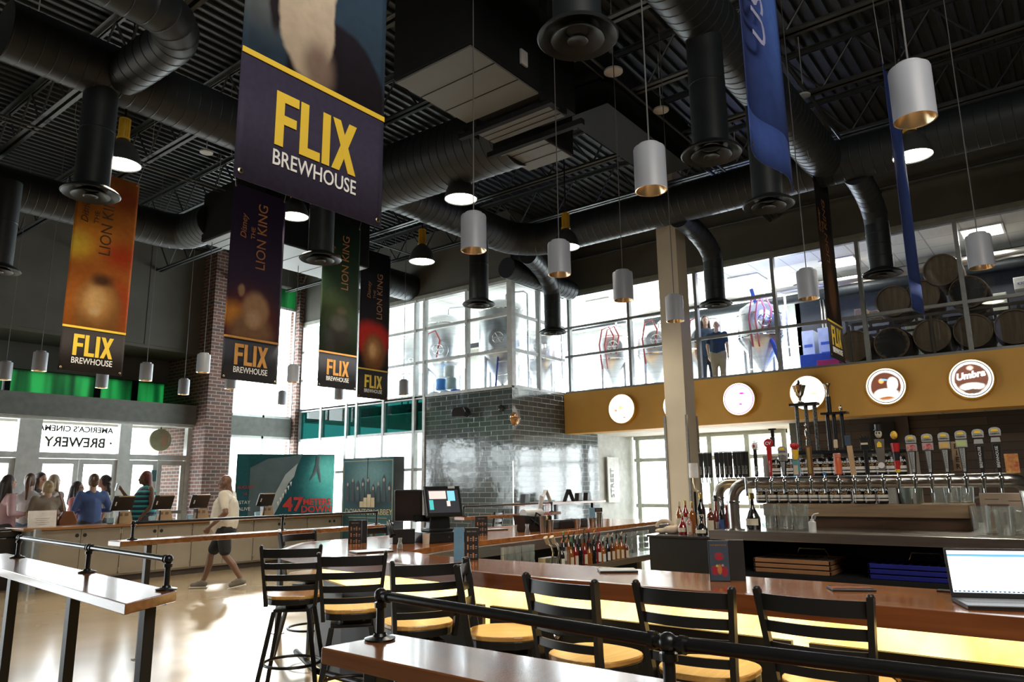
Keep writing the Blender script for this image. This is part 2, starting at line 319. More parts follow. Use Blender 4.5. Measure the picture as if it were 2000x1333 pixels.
# brewery mezzanine floor slab = ceiling of the recess behind the bar
CEILT=brickmat('ceiling_tile',(.62,.61,.56),(.58,.57,.53),(.38,.37,.34),.6,.6,.012,.9,.2)
N=CEILT.node_tree.nodes; L=CEILT.node_tree.links
for n in list(N):
    if n.type=='TEX_BRICK': tb=n
tcx=N.new('ShaderNodeTexCoord'); L.new(tcx.outputs['Object'],tb.inputs['Vector']); tb.offset=0
struct(B(XB+.3,-5,2.60,18,YS,3.2),'ceiling_recess',CEILT)
struct(B(XC+.25,YS+.25,3.1,18,15.4,3.3),'floor_brewery',mat('brewery_floor',(.45,.45,.43),.5)); struct(B(XB+.3,-5,3.2,18,YS+.3,3.3),'floor_brewery_front',MATS['brewery_floor'])
g=G(); g.box(XB+.25,-5,5.75,18,YS,5.85); g.box(XC+.25,YS,5.75,18,15.4,5.85); struct(g,'ceiling_brewery',CEILT)
# brewery back walls with windows
DKB=mat('blue_black_wall',(.035,.04,.055),.7); 
g=G(); g.box(16.0,-5,3.3,16.2,4.6,5.75); struct(g,'wall_brewery_dark',DKB)
BW=mat('brewery_pale_wall',(.5,.52,.5),.7)
g=G(); g.box(17.2,4.5,3.3,17.4,15.4,3.9); g.box(17.2,4.5,5.3,17.4,15.4,5.75)
for yv in (4.6,7.4,10.4,13.2,15.2): g.box(17.2,yv-.3,3.9,17.4,yv+.3,5.3)
g.box(XC+.25,15.3,3.3,18,15.45,3.7); g.box(XC+.25,15.3,5.4,18,15.45,5.75); g.box(16,4.5,3.3,17.4,4.6,5.75)
struct(g,'wall_brewery_far',BW)
# far glazing of the lower floor behind the recess (side entrance)
g=G()
for yv in (8.4,7.55,6.6,5.75,4.95): g.box(15.6,yv-.05,0,15.72,yv+.05,2.6)
for z in (0,1.0,2.05,2.56): g.box(15.61,4.9,z-.04,15.71,8.5,z+.04)
struct(g,'trim_13',mat('pale_green_frame',(.66,.74,.69),.5))
struct(B(15.65,4.9,0,15.66,8.5,2.6),'window_51',GLASS)
struct(B(14.1,8.57,0,15.7,8.8,2.6),'wall_side_entrance',BW)
struct(B(15.35,7.32,0,15.5,7.45,2.6),'wall_brick_reveal',BRICK)
WOODW=bpy.data.materials.new('dark_plank_wall'); WOODW.use_nodes=True; N=WOODW.node_tree.nodes; L=WOODW.node_tree.links; b=N['Principled BSDF']
v=wallcoord(N,L); t=N.new('ShaderNodeTexBrick'); L.new(v,t.inputs['Vector']); t.inputs['Color1'].default_value=(.045,.032,.022,1); t.inputs['Color2'].default_value=(.09,.06,.04,1); t.inputs['Mortar'].default_value=(.01,.008,.006,1)
t.inputs['Scale'].default_value=1; t.inputs['Brick Width'].default_value=1.4; t.inputs['Row Height'].default_value=.14; t.inputs['Mortar Size'].default_value=.005; L.new(t.outputs[0],b.inputs['Base Color']); b.inputs['Roughness'].default_value=.6
struct(B(14.2,-5,0,14.35,4.2,2.6),'wall_bar_back',WOODW)
struct(B(14.25,4.2,0,14.5,4.4,2.6),'wall_bar_corner',WALLH)
# beige steel-guarded column
g=G(); g.box(10.60,4.83,0,10.965,5.175,7); struct(g,'wall_column',BEIGE)
g=G()
for x,y in ((10.59,4.82),(10.59,5.185),(10.975,4.82)): g.box(x-.012,y-.012,0,x+.022,y+.022,2.55)
struct(g,'trim_14',STAIN)
struct(B(-6,YD-.06,0,8.6,YD,0.1),'baseboard_entrance',BLACKM)
# pavement outside so the daylight has ground to bounce from
struct(B(-12,24,-.3,30,60,-.1),'floor_pavement',mat('pavement',(.6,.6,.58),.9)); struct(B(22,-12,-.3,60,60,-.11),'floor_pavement_east',MATS['pavement'])
# ================================================================ CEILING
def joist(x,y0,y1):
    t=thing('roof_joist',None,None,(x,0,0))
    zb,zt=6.30,6.92
    for nm,z in (('bottom_chord',zb),('top_chord',zt)):
        g=G()
        for s in(-1,1):
            g.box(s*.012,y0,z,s*.07,y1,z+.008); g.box(s*.012,y0,z,s*.02,y1,z+(.06 if z==zb else -.05))
        g.obj(nm,STEELM,t)
    g=G(); y=y0+.2; up=False; P=[]
    while y<y1: P.append((0,y,zt-.02 if up else zb+.03)); y+=.42; up=not up
    for a,b_ in zip(P,P[1:]): g.cyl(a,b_,.014,n=6,cap=False)
    g.obj('web',STEELM,t); return t
names=['over the left drink rail','first one right of the entrance side','above the large foreground banner','above the lioness-coloured purple banner','left of the boxy air handler','above the boxy air handler','over the bar stools','over the bar taps','nearest the brewery wall']
for k in range(0,9):
    x=.3+1.446*k; t=joist(x,-4.9,17.3 if x<9 else 15.2 if x<XC else 8.4)
    tag(t,'dark open-web steel roof joist, number %s counted from the left'%['one','two','three','four','five','six','seven','eight','nine'][k],'roof joist','open-web joists under the roof deck')
def conduit(y,z,x0,x1,r,lab,m=STEELM):
    tag(G().tube([(x0,y,z),(x1,y,z)],r,8).obj('conduit',m,smooth=True),lab,'conduit','pipes and conduits hung under the joists')
P_=onZ(1215,165,6.24); conduit(P_.y,6.24,2,XB,.016,'thin grey conduit passing beside the large round diffuser at top centre')
conduit(P_.y+.10,6.24,2,XB,.012,'thinner grey conduit running next to a twin near the top centre diffuser')
P_=onZ(1280,245,6.24); conduit(P_.y,6.2,8.0,XB,.03,'thick grey pipe crossing under the joists right of the air handler')
P_=onZ(60,125,6.2); conduit(P_.y,6.2,-3,4.2,.022,'black sprinkler pipe crossing the ceiling at far left above the duct end')
P_=onZ(60,245,6.2); conduit(P_.y,6.2,-3,6.5,.018,'slim sprinkler pipe crossing the left ceiling behind the first diffuser')
P_=onZ(340,345,6.2); conduit(P_.y,6.2,0,10.8,.014,'slim cable tray line crossing above the orange banner')
P_=onZ(1560,160,6.24); conduit(P_.y,6.24,7.2,XB,.022,'grey pipe descending to the right behind the curled blue banner')
tag(G().tube([(XB-.12,-4.9,6.27),(XB-.12,8.4,6.27)],.03,8).obj('wall_pipe',STEELM,smooth=True),'dark pipe running along the top of the wall over the brewery glass','pipe')
def path_arc(c,r,a0,a1,n,z):   # arc in plan
    return [(c[0]+r*math.cos(a0+(a1-a0)*i/n),c[1]+r*math.sin(a0+(a1-a0)*i/n),z) for i in range(n+1)]
def seamtube(g,P,r,step=.13,n=26,bump=.008):
    # dense points with raised seams
    out=[];rr=[]
    P=[Vector(p) for p in P]
    for a,b_ in zip(P,P[1:]):
        d=(b_-a).length; k=max(1,int(round(d/step)))
        for i in range(k):
            p=a.lerp(b_,i/k); q=(b_-a).normalized()
            out+=[p,p+q*.004,p+q*.010,p+q*.016,p+q*.020]; rr+=[r,r,r+bump*.6,r,r]
    out.append(P[-1]); rr.append(r); g.tube(out,rr,n)
def duct(P,r,lab,step=.13):
    g=G(); seamtube(g,P,r,step); return tag(g.obj('round_duct',DUCTM,smooth=True),lab,'air duct','round ducts under the roof')
ZD=5.83
# main duct B + segment 2 (one run with an elbow)
duct([(1.95,7.62,ZD),(9.5,7.62,ZD)]+path_arc((9.5,6.92),.7,math.pi/2,0,6,ZD)[1:]+[(10.2,-4.5,ZD)],.29,'longest round black duct, crossing the room and turning toward the camera at the brewery glass')
duct([(-2,6.05,5.75),(2.55,6.05,5.75)]+path_arc((2.55,6.5),.45,-math.pi/2,0,5,5.75)[1:]+[(3.0,7.45,5.78)],.21,'round black duct entering at upper left and elbowing into the long duct',.16)
duct([(6.25,4.75,5.55),(6.25,7.5,5.6)],.40,'fat round duct leaving the boxy air handler toward the long duct')
duct([(3.0,2.33,ZD),(10.0,2.33,ZD)],.26,'round duct passing over the bar at top right, carrying two big diffusers')
duct([(-1,11.9,5.85),(5.6,11.9,5.85)]+path_arc((5.6,11.5),.4,math.pi/2,0,4,5.85)[1:]+[(6.0,10.9,5.85)],.3,'round duct along the entrance wall behind the orange banner, ending in an elbow')
duct([(8.6,11.4,5.85),(11.0,11.4,5.85)],.3,'round duct behind the green banner near the corner window')
duct([(10.4,8.2,5.55),(12.6,8.2,5.55)],.2,'slim round duct tucked under the main duct at the corner of the tiled block')
# drops with diffusers
def diffuser(x,y,lab,z=4.5,r=.275,rp=.165,elbow=None,top=ZD):
    t=thing('ceiling_diffuser',lab,'air diffuser',(x,y,z),0,'round diffusers on drop ducts')
    g=G()
    if elbow is None: seamtube(g,[(0,0,.02),(0,0,top-z-.1)],rp,.5,24,.006)
    else:
        dx,dy=elbow; h=top-z-.25
        P=[(0,0,.02),(0,0,h-.35)]+[(dx*(1-math.cos(a)),dy*(1-math.cos(a)),h-.35+.4*math.sin(a)) for a in [math.pi/2*i/5 for i in range(1,6)]]
        seamtube(g,P,rp,.16,24,.006)
    g.obj('drop_duct',DUCTM,t,smooth=True)
    G().lathe([(rp,.03),(rp+.02,.02),(r*.93,-.02),(r,-.045),(r-.01,-.055),(r*.78,-.02),(r*.72,0),(rp*.9,.02)],n=40).obj('outer_cone',DUCTM,t,smooth=True)
    G().lathe([(r*.30,.015),(r*.5,-.02),(r*.66,-.06),(r*.65,-.068),(r*.48,-.04),(r*.3,-.0)],n=36).obj('inner_cone',DUCTM,t,smooth=True)
    G().lathe([(0,-.045),(r*.2,-.05),(r*.26,-.068),(r*.25,-.075),(r*.18,-.06),(0,-.058)],n=28).obj('center_disc',DUCTM,t,smooth=True)
    return t
pz=lambda x,y,z=4.5: onZ(x,y,z)
for (x,y,lab,el) in [(1128,62,'biggest round diffuser at the top centre of the view',None),(1389,292,'round diffuser on a drop duct left of the curled blue banner',None),(1501,393,'round diffuser on a drop duct below the curled blue banner tip',None),
    (626,500,'round diffuser on a drop duct in front of the green banner',None),(178,371,'round diffuser hanging in front of the orange banner',None),(935,590,'round diffuser in front of the first brewery corner pane',None)]:
    p=pz(x,y); yy=2.33 if p.y<4 else 7.62
    diffuser(p.x,p.y,lab)
for (x,y,lab) in [(1723,530,'round diffuser on an elbowed duct in front of the barrels'),(1398,590,'round diffuser on an elbowed duct above the man in the brewery'),(1080,645,'round diffuser on an elbowed duct left of the first brewery mullion')]:
    p=pz(x,y); diffuser(p.x,p.y,lab,elbow=(10.25-p.x,0 if p.y<7.8 else -.4))
p=pz(-4,522); diffuser(p.x,p.y,'round diffuser cut off by the left edge of the view')
# air handlers
PANEL=mat('air_handler_panel',(.12,.13,.125),.6,.1,scale=1)
def airbox(name,lab,boxes,loc):
    t=thing(name,lab,'air handler',loc)
    for i,(x0,y0,x1,y1,z0,z1) in enumerate(boxes):
        B(x0,y0,z0+.02,x1,y1,z1).obj('casing',BLACKM,t,bevel=.01)
        g=G(); g.box(x0+.02,y0+.02,z0,x1-.02,y1-.02,z0+.018); g.obj('bottom_panel',PANEL,t)
        g=G()
        for k in range(1,3): xx=x0+(x1-x0)*k/3; g.box(xx-.004,y0+.02,z0-.004,xx+.004,y1-.02,z0)
        g.obj('panel_joint',BLACKM,t)
    return t
t=airbox('air_handler','large boxy black air handler with pale underside hung at top centre',[(4.22,3.69,5.25,4.65,5.2,6.6),(5.47,3.74,5.78,4.72,5.2,6.6),(5.92,4.2,6.6,4.85,5.2,6.5)],(0,0,0))
g=G()
for y in (3.68,4.72): g.box(5.25,y-.03,5.14,5.5,y+.03,5.19)
g.box(5.29,3.6,5.1,5.35,4.8,5.16); g.box(5.82,3.6,5.1,5.88,4.85,5.16); g.obj('support_channel',BLACKM,t)
g=G(); g.box(4.9,3.66,5.35,5.0,3.68,5.5); g.obj('service_label',mat('pale_sticker',(.5,.5,.48),.5),t)
B(5.25,3.75,5.3,5.95,4.6,6.2).obj('connector',BLACKM,t); 
struct(B(6.9,3.9,5.9,9.2,4.5,6.6),'trim_20',BLACKM); 
q=onZ(600,515,5.4); airbox('air_handler','pale-bottomed air handler seen between the purple and green banners',[(q.x-1.0,q.y-.6,q.x+.9,q.y+.6,5.4,6.5)],(0,0,0))
q=onZ(428,478,5.4); airbox('air_handler','small boxy duct section beside the purple banner at its left',[(q.x-.15,q.y-.7,q.x+.35,q.y+.3,5.45,6.3)],(0,0,0))
q=onZ(1010,440,5.7)

# high-bay lamps
YEL=mat('yellow_ballast_paint',(.55,.33,.02),.45); BELL=mat('dark_bell_shade',(.05,.055,.055),.4,.2); LENS=emat('lamp_lens',(1,.92,.78),9)
def highbay(x,y,lab,z=5.0,r=.2,first=[None]):
    if first[0]: t=dup(first[0],(x,y,z),label=lab)
    else:
        t=thing('highbay_lamp',lab,'high bay lamp',(x,y,z),0,'high bay lamps with yellow tops')
        G().lathe([(r*1.0,0),(r*1.03,.01),(r*1.0,.03),(r*.93,.10),(r*.75,.19),(r*.45,.26),(r*.28,.29),(0,.295)],n=36).obj('bell_shade',BELL,t,smooth=True)
        G().lathe([(r*.97,.012),(r*.9,.05),(r*.6,.12),(0,.14)],n=30).obj('reflector_lens',LENS,t,smooth=True)
        g=G(); g.cyl((0,0,.29),(0,0,.32),.07,n=20)
        g.cyl((0,0,.32),(0,0,.52),.05,n=20)
        for i in range(12): a=2*math.pi*i/12; g.bc((.054*math.cos(a),.054*math.sin(a),.42),(.012,.012,.2),(0,0,a))
        g.cyl((0,0,.52),(0,0,.54),.06,n=20)
        g.obj('ballast_housing',YEL,t,smooth=True)
        G().cyl((0,0,.54),(0,0,2.03),.01,n=8).obj('hanger_rod',BLACKM,t); first[0]=t
    spot('highbay_light',(x,y,z-.03),230,(1,.9,.74),130,.12)
    return t
for (x,y,lab,z) in [(900,390,'high bay lamp under the fat duct, left of the nearest middle pendant',5.0),(824,512,'high bay lamp with its whole yellow top in view against the joists',5.0),(1106,484,'high bay lamp half hidden behind a white pendant at centre',5.0),(1783,306,'high bay lamp at upper right behind the thin blue banner',5.0),(236,322,'high bay lamp half hidden behind the duct over the orange banner',5.0),(575,424,'high bay lamp just below the large banner beside the purple banner',5.4)]:
    p=onZ(x,y,z); highbay(p.x,p.y,lab,z)
# cylinder pendants
PEND=mat('pendant_white_metal',(.33,.355,.40),.45,scale=2); REFL=mat('pendant_reflector',(.95,.75,.5),.25,1); BULB=emat('pendant_bulb',(1,.62,.3),14)
def pendant(x,y,z,lab,first=[None],lit=True):
    if first[0]: t=dup(first[0],(x,y,z),label=lab)
    else:
        t=thing('pendant_lamp',lab,'pendant lamp',(x,y,z),0,'white cylinder pendant lamps')
        r=.1
        G().lathe([(r,0),(r,.275),(r*.96,.287),(r*.7,.293),(r*.68,.31),(0,.315)],n=36).obj('cylinder_shade',PEND,t,smooth=True)
        G().lathe([(r,0),(r*.93,.002),(r*.6,.08),(r*.35,.11)],n=32).obj('reflector',REFL,t,smooth=True)
        G().lathe([(r*.36,.105),(r*.2,.09),(0,.085)],n=16).obj('bulb',BULB,t,smooth=True)
        G().cyl((0,0,.31),(0,0,3.72),.005,n=6).obj('cord',mat('grey_cord',(.10,.10,.10),.6),t)
        first[0]=t
    if lit: spot('pendant_light',(x,y,z+.06),38,(1,.74,.45),75,.04)
    return t
PN=[(1788,235,3.3,'largest white cylinder pendant, at upper right beside the thin blue banner'),(1272,373,3.3,'white cylinder pendant above the centre of the bar, left of a drop duct'),(925,490,3.3,'white cylinder pendant in front of the duct over the first brewery corner pane'),
(1093,537,3.3,'white cylinder pendant hanging in front of a half hidden high bay lamp'),(1218,587,3.3,'white cylinder pendant against the left end of the brewery glass'),(1319,628,3.3,'white cylinder pendant hanging in front of the beige column'),
(1580,584,3.3,'white cylinder pendant left of the dark vertical banner'),(1918,523,3.3,'white cylinder pendant in front of the ceiling light above the barrels'),
(76,725,3.3,'white pendant left of the orange banner bottom'),(284,744,3.3,'white pendant right of the orange banner bottom'),(396,728,3.3,'white pendant in front of the brick column'),(358,771,3.3,'small white pendant left of the brick column, lowest in the left group'),
(198,758,3.3,'white pendant half hidden below the orange banner'),(8,742,3.3,'white pendant cut by the left edge of the view'),(572,747,3.3,'pendant against the corner window pilaster'),(662,781,3.3,'small pendant under the green banner'),
(788,772,3.3,'small pendant right of the black-and-red banner'),(551,791,3.3,'smallest pendant, far in the corner window'),(450,760,3.3,'pendant under the purple banner at its left corner')]
for i,(x,y,z,lab) in enumerate(PN): p=onZ(x,y,z); pendant(p.x,p.y,z,lab,lit=i<12)
# smoke detectors / sprinkler discs
SD=mat('off_white_disc',(.42,.44,.43),.5)
for (x,y,lab,r) in [(73,42,'round white disc detector at upper left under a joist',.09),(403,300,'round disc detector left of the large banner',.09),(1198,143,'round white detector beside the top centre diffuser',.11),(1291,218,'round white detector below and right of its twin',.1),(1440,339,'white disc with nipple left of the curled blue banner tip',.1),(1570,190,'round ceiling disc right of the curled blue banner',.08),(425,395,'small disc sensor left of the purple banner',.08)]:
    p=onZ(x,y,6.18); g=G(); g.lathe([(0,-.0),(r*.5,-.004),(r,.01),(r,.03),(r*.8,.04),(0,.04)],n=20); g.cyl((0,0,.04),(0,0,.83),.006,n=6)
    if 'nipple' in lab: g.cyl((0,0,-.03),(0,0,0),.012,n=10)
    tag(g.obj('smoke_detector',SD,smooth=True,loc=p),lab,'smoke detector','disc detectors under the roof')
# ================================================================ BANNERS
def painted(name,base,blobs,noise=.12,nscale=3.5,rough=.75,seed=0,amp=.25):
    """printed picture: soft coloured patches laid over a ground colour, in the object's own x,z"""
    if name in MATS: return MATS[name]
    m=bpy.data.materials.new(name); m.use_nodes=True; MATS[name]=m; N=m.node_tree.nodes; L=m.node_tree.links; b=N['Principled BSDF']; b.inputs['Roughness'].default_value=rough; b.inputs['Specular IOR Level'].default_value=.25
    tc=N.new('ShaderNodeTexCoord'); nz=N.new('ShaderNodeTexNoise'); nz.inputs['Scale'].default_value=nscale; nz.inputs['Detail'].default_value=6; L.new(tc.outputs['Object'],nz.inputs[0])
    su=N.new('ShaderNodeVectorMath'); su.operation='SUBTRACT'; L.new(nz.outputs['Color'],su.inputs[0]); su.inputs[1].default_value=(.5,.5,.5)
    sc=N.new('ShaderNodeVectorMath'); sc.operation='SCALE'; L.new(su.outputs[0],sc.inputs[0]); sc.inputs['Scale'].default_value=noise
    ad=N.new('ShaderNodeVectorMath'); L.new(tc.outputs['Object'],ad.inputs[0]); L.new(sc.outputs[0],ad.inputs[1])
    ml=N.new('ShaderNodeVectorMath'); ml.operation='MULTIPLY'; ml.inputs[1].default_value=(1,0,1); L.new(ad.outputs[0],ml.inputs[0])
    cur=None
    for (cx,cz,rx,rz,col,soft) in blobs:
        a=N.new('ShaderNodeVectorMath'); a.operation='SUBTRACT'; L.new(ml.outputs[0],a.inputs[0]); a.inputs[1].default_value=(cx,0,cz)
        d=N.new('ShaderNodeVectorMath'); d.operation='DIVIDE'; L.new(a.outputs[0],d.inputs[0]); d.inputs[1].default_value=(rx,1,rz)
        l=N.new('ShaderNodeVectorMath'); l.operation='LENGTH'; L.new(d.outputs[0],l.inputs[0])
        r=N.new('ShaderNodeMapRange'); r.inputs[1].default_value=1; r.inputs[2].default_value=1-soft; r.interpolation_type='SMOOTHSTEP'; L.new(l.outputs['Value'],r.inputs[0])
        mx=N.new('ShaderNodeMix'); mx.data_type='RGBA'; L.new(r.outputs[0],mx.inputs[0])
        if cur is None: mx.inputs[6].default_value=(*base,1)
        else: L.new(cur,mx.inputs[6])
        mx.inputs[7].default_value=(*col,1); cur=mx.outputs[2]
    # print grain
    n2=N.new('ShaderNodeTexNoise'); n2.inputs['Scale'].default_value=14; n2.inputs['Detail'].default_value=5; L.new(tc.outputs['Object'],n2.inputs[0])
    mr=N.new('ShaderNodeMapRange'); mr.inputs[3].default_value=1-amp; mr.inputs[4].default_value=1+amp; L.new(n2.outputs['Fac'],mr.inputs[0])
    vm=N.new('ShaderNodeVectorMath'); vm.operation='SCALE'; L.new(mr.outputs[0],vm.inputs['Scale'])
    if cur is None: vm.inputs[0].default_value=base
    else: L.new(cur,vm.inputs[0])
    L.new(vm.outputs[0],b.inputs['Base Color']); return m
def flix(g,M,h):      # the four block capitals
    t=.17*h; w=.46*h; x=0
    P=lambda pts: g.prism(pts,0,.003,M)
    P([(x,0),(x+t,0),(x+t,h),(x,h)]); P([(x+t,h-t),(x+w,h-t),(x+w,h),(x+t,h)]); P([(x+t,h*.42),(x+w*.92,h*.42),(x+w*.92,h*.42+t),(x+t,h*.42+t)])
    x=w+.04*h; P([(x,0),(x+t,0),(x+t,h),(x,h)]); P([(x+t,0),(x+w*.95,0),(x+w*.95,t),(x+t,t)])
    x=2*w+.06*h; P([(x,0),(x+t,0),(x+t,h),(x,h)])
    x=x+t+.05*h; q=.56*h
    P([(x,0),(x+t*1.05,0),(x+q,h),(x+q-t*1.05,h)]); g.prism([(x+q-t*1.05,0),(x+q,0),(x+t*1.05,h),(x,h)],0,.0036,M)
    return x+q
GROM=mat('brass_grommet',(.75,.6,.35),.3,1)
def banner(label,loc,w,h,pic,panel_h,logo_s,gold,panel,title=None,titlecol=None,tpos=None,cord=.75,wave=0,cordx=.25,cut=None,double=False):
    t=thing('hanging_banner',label,'banner',loc,0,'film advertising banners')
    n=24; g=G(); vs=[];fs=[]
    fy=lambda x: wave*math.sin(x/w*math.pi*2.3)*(1)
    zs=[0,panel_h,h]
    for zi in zs:
        for i in range(n+1): vs.append((w*i/n,fy(w*i/n),zi))
    g.add(vs[n+1:],[(i,i+1,n+1+i+1,n+1+i) for i in range(n)]); o=g.obj('printed_cloth',pic,t,smooth=True); s_m=o.modifiers.new('cloth_thickness','SOLIDIFY'); s_m.thickness=.004; s_m.offset=-1
    g=G(); g.add(vs[:2*(n+1)],[(i,i+1,n+1+i+1,n+1+i) for i in range(n)]); o=g.obj('logo_panel',panel,t,smooth=True); s_m=o.modifiers.new('cloth_thickness','SOLIDIFY'); s_m.thickness=.004; s_m.offset=-1
    if not wave:
        G().box(0,-.006,panel_h-.014,w,-.002,panel_h+.014).obj('stripe',gold,t)
        M=Matrix.Translation((w*.3,-.006,panel_h*.42))@Matrix.Rotation(math.pi/2,4,'X')
        g=G(); W_=flix(G(),Matrix.Identity(4),1.0); hh=w*.5/W_*logo_s; M=Matrix.Translation((w*.5-hh*W_/2,-.003,panel_h*.36))@Matrix.Rotation(math.pi/2,4,'X'); flix(g,M,hh); g.obj('logo_letters',gold,t)
        g=G(); g.text('BREWHOUSE',hh*.40,Matrix.Translation((w*.5,-.004,panel_h*.36-hh*.36))@Matrix.Rotation(math.pi/2,4,'X'),.0015,off=.003*hh); 
        xs=[v[0] for v in g.v]; wid=max(xs)-min(xs); k=hh*W_*1.02/wid; g.v=[(w*.5+(v[0]-w*.5)*k,v[1],v[2]) for v in g.v]; g.obj('brewhouse_letters',WHITET,t)
    if title:
        tx,tz,ts=tpos; RM=lambda x,z: Matrix.Translation((x,-.004,z))@Matrix.Rotation(math.pi/2,4,'X')@Matrix.Rotation(math.pi/2,4,'Z')
        g=G(); g.text(title,ts,RM(tx,tz),.0015,'LEFT',sx=.92); g.obj('title_letters',titlecol,t)
        g=G(); g.text('THE',ts*.42,RM(tx-ts*.85,tz+ts*2.0),.0015,'LEFT',sx=1.1); g.obj('title_article',titlecol,t)
        g=G(); g.text('Disney',ts*.6,RM(tx-ts*1.5,tz+ts*1.9),.0015,'LEFT',shear=.25); g.obj('studio_name',titlecol,t)
    for x in (.03,w-.03):
        for z in (.035,h-.035): G().lathe([(.008,0),(.014,.002),(.012,.004),(.008,.003)],(x,fy(x)-.008,z),14,(0,1,0)).obj('grommet',GROM,t,smooth=True)
    for s,x in ((-1,.03),(1,w-.03)):
        zt_=6.3-loc[2]; G().tube([(x,0,h-.03),(x+s*cordx*.6,0,min(h+cord,zt_)),(x+s*cordx*.6,0,7.0-loc[2])],.0035,6).obj('hanging_cable',mat('thin_wire',(.5,.5,.5),.4,.8),t)
    return t
NAVY=mat('navy_banner_cloth',(.028,.022,.055),.8,scale=30,noise=(.02,.016,.04)); PBLK=mat('near_black_banner_cloth',(.022,.014,.012),.8,scale=40,noise=(.014,.009,.008)); PDK=mat('slate_banner_cloth',(.014,.016,.026),.8)
ORG=mat('orange_letter',(.62,.30,.06),.6); DGT=mat('dark_bronze_letter',(.11,.045,.012),.5); BRZ=mat('bronze_letter',(.40,.17,.05),.5)
# b1 orange sky with a tawny maned head-like patch
w=.75
o=onY(112,722,9.6); h_=2.75
P1=painted('orange_savanna_print',(.50,.15,.02),[(.12,1.75,.55,.45,(.80,.30,.03),.9),(.05,1.60,.30,.28,(.95,.62,.06),.9),(.62,1.55,.35,.30,(.50,.05,.008),.9),(.62,2.35,.32,.30,(.30,.05,.01),.8),(.60,.9,.3,.5,(.55,.05,.015),.9),
  (.40,.80,.37,.54,(.34,.15,.04),.45),(.36,.92,.28,.38,(.60,.30,.09),.6),(.34,.93,.17,.26,(.80,.50,.20),.7),(.40,1.2,.2,.12,(.13,.05,.02),.8),(.36,.78,.10,.08,(.80,.55,.28),.8)],noise=.09)
banner('orange sunset film banner with a tawny maned shape above the yellow logo',(o.x,9.6,2.93),w,2.62,P1,.55,1.25,GOLDT,PBLK,'LION KING',DGT,(.46,1.52,.20),cord=.6)
o=onY(432,732,8.36)
P2=painted('purple_dusk_print',(.022,.012,.035),[(.35,.75,.6,.65,(.16,.03,.018),.9),(.1,.85,.3,.25,(.55,.24,.04),.9),(.38,.62,.40,.38,(.22,.13,.075),.5),(.42,.95,.25,.3,(.34,.21,.12),.45),(.40,.82,.15,.16,(.45,.31,.20),.7),(.2,1.18,.07,.1,(.3,.19,.11),.6)],noise=.07)
banner('dark purple film banner with a tan shape and orange logo, left of the corner window',(o.x,8.36,2.85),.80,2.60,P2,.55,1.2,ORG,PDK,'LION KING',BRZ,(.52,1.5,.2),cord=.7)
o=onY(620,751,9.1)
P3=painted('green_gloom_print',(.012,.03,.012),[(.5,2.3,.6,.7,(.018,.05,.022),.9),(.3,1.3,.5,.4,(.045,.07,.025),.9),(.38,.9,.33,.36,(.025,.025,.02),.5),(.35,1.05,.22,.2,(.07,.075,.06),.6),(.4,1.25,.15,.09,(.10,.09,.055),.8),(.2,.7,.15,.3,(.035,.04,.04),.7)],noise=.09)
banner('dark green film banner with a shaggy grey shape and orange logo',(o.x,9.1,3.02),.75,2.75,P3,.55,1.15,ORG,PDK,'LION KING',BRZ,(.52,1.6,.2),cord=.6)
o=onY(698,771,10.5)
P4=painted('black_red_print',(.012,.009,.012),[(.3,1.15,.6,.42,(.55,.02,.012),.5),(.38,.88,.36,.46,(.20,.085,.03),.45),(.36,.95,.24,.32,(.42,.2,.07),.6),(.34,.92,.13,.2,(.68,.42,.2),.7)],noise=.09)
banner('black film banner with a red glow and golden shape, rightmost of the four small banners',(o.x,10.5,3.14),.75,2.9,P4,.55,1.15,GOLDT,PBLK,'LION KING',BRZ,(.55,1.55,.2),cord=.5)
Yb=2.78; o=onY(456,344,Yb)
P5=painted('stormy_bird_print',(.03,.06,.10),[(.0,1.75,.5,.8,(.30,.26,.20),.9),(.1,.95,.3,.3,(.12,.14,.15),.9),(.75,1.6,.3,.35,(.04,.07,.17),.9),(.62,1.55,.2,.12,(.2,.22,.25),.9),(.55,.62,.34,.42,(.014,.012,.02),.10),(.17,1.05,.06,.3,(.02,.017,.022),.3),
   (.34,1.02,.18,.42,(.66,.56,.43),.14),(.45,1.42,.11,.35,(.66,.56,.44),.14),(.56,1.55,.10,.28,(.10,.06,.05),.4),(.56,1.72,.04,.2,(.35,.09,.03),.4),(.42,.72,.13,.2,(.3,.22,.18),.7)],noise=.05,nscale=7)
banner('largest banner, close to the camera, with a white-necked bird shape and yellow logo',(o.x,Yb,o.z),.855,2.5,P5,.62,1.12,GOLDT,NAVY,cord=.55)
P6=painted('blue_night_print',(.03,.06,.22),[(.1,1.2,.35,1.2,(.02,.03,.10),.9),(.6,1.4,.25,1.3,(.06,.13,.42),.9)],noise=.05)
o=onY(1467,278,1.34); t6=banner('curled blue vertical banner seen almost edge-on at upper right of centre',(o.x,1.34,o.z-.03),.88,2.2,P6,.3,1,GOLDT,P6,wave=.03,cord=.6)
g=G(); g.text('USE',.34,Matrix.Translation((.30,-.045,.75))@Matrix.Rotation(math.pi/2,4,'X')@Matrix.Rotation(math.pi/2,4,'Z'),.002,'LEFT'); g.obj('title_letters',mat('lilac_letter',(.35,.36,.55),.6),t6)
o=onY(1782,598,1.083); t7=banner('thin blue banner seen edge-on at upper right, beside the largest pendant',(o.x,1.083,o.z),.75,2.5,P6,.3,1,GOLDT,P6,wave=.02,cord=.5)
P8=painted('dark_bronze_print',(.014,.010,.010),[(.3,1.45,.5,.5,(.10,.06,.035),.9),(.4,.95,.25,.45,(.22,.11,.05),.6)],noise=.08)
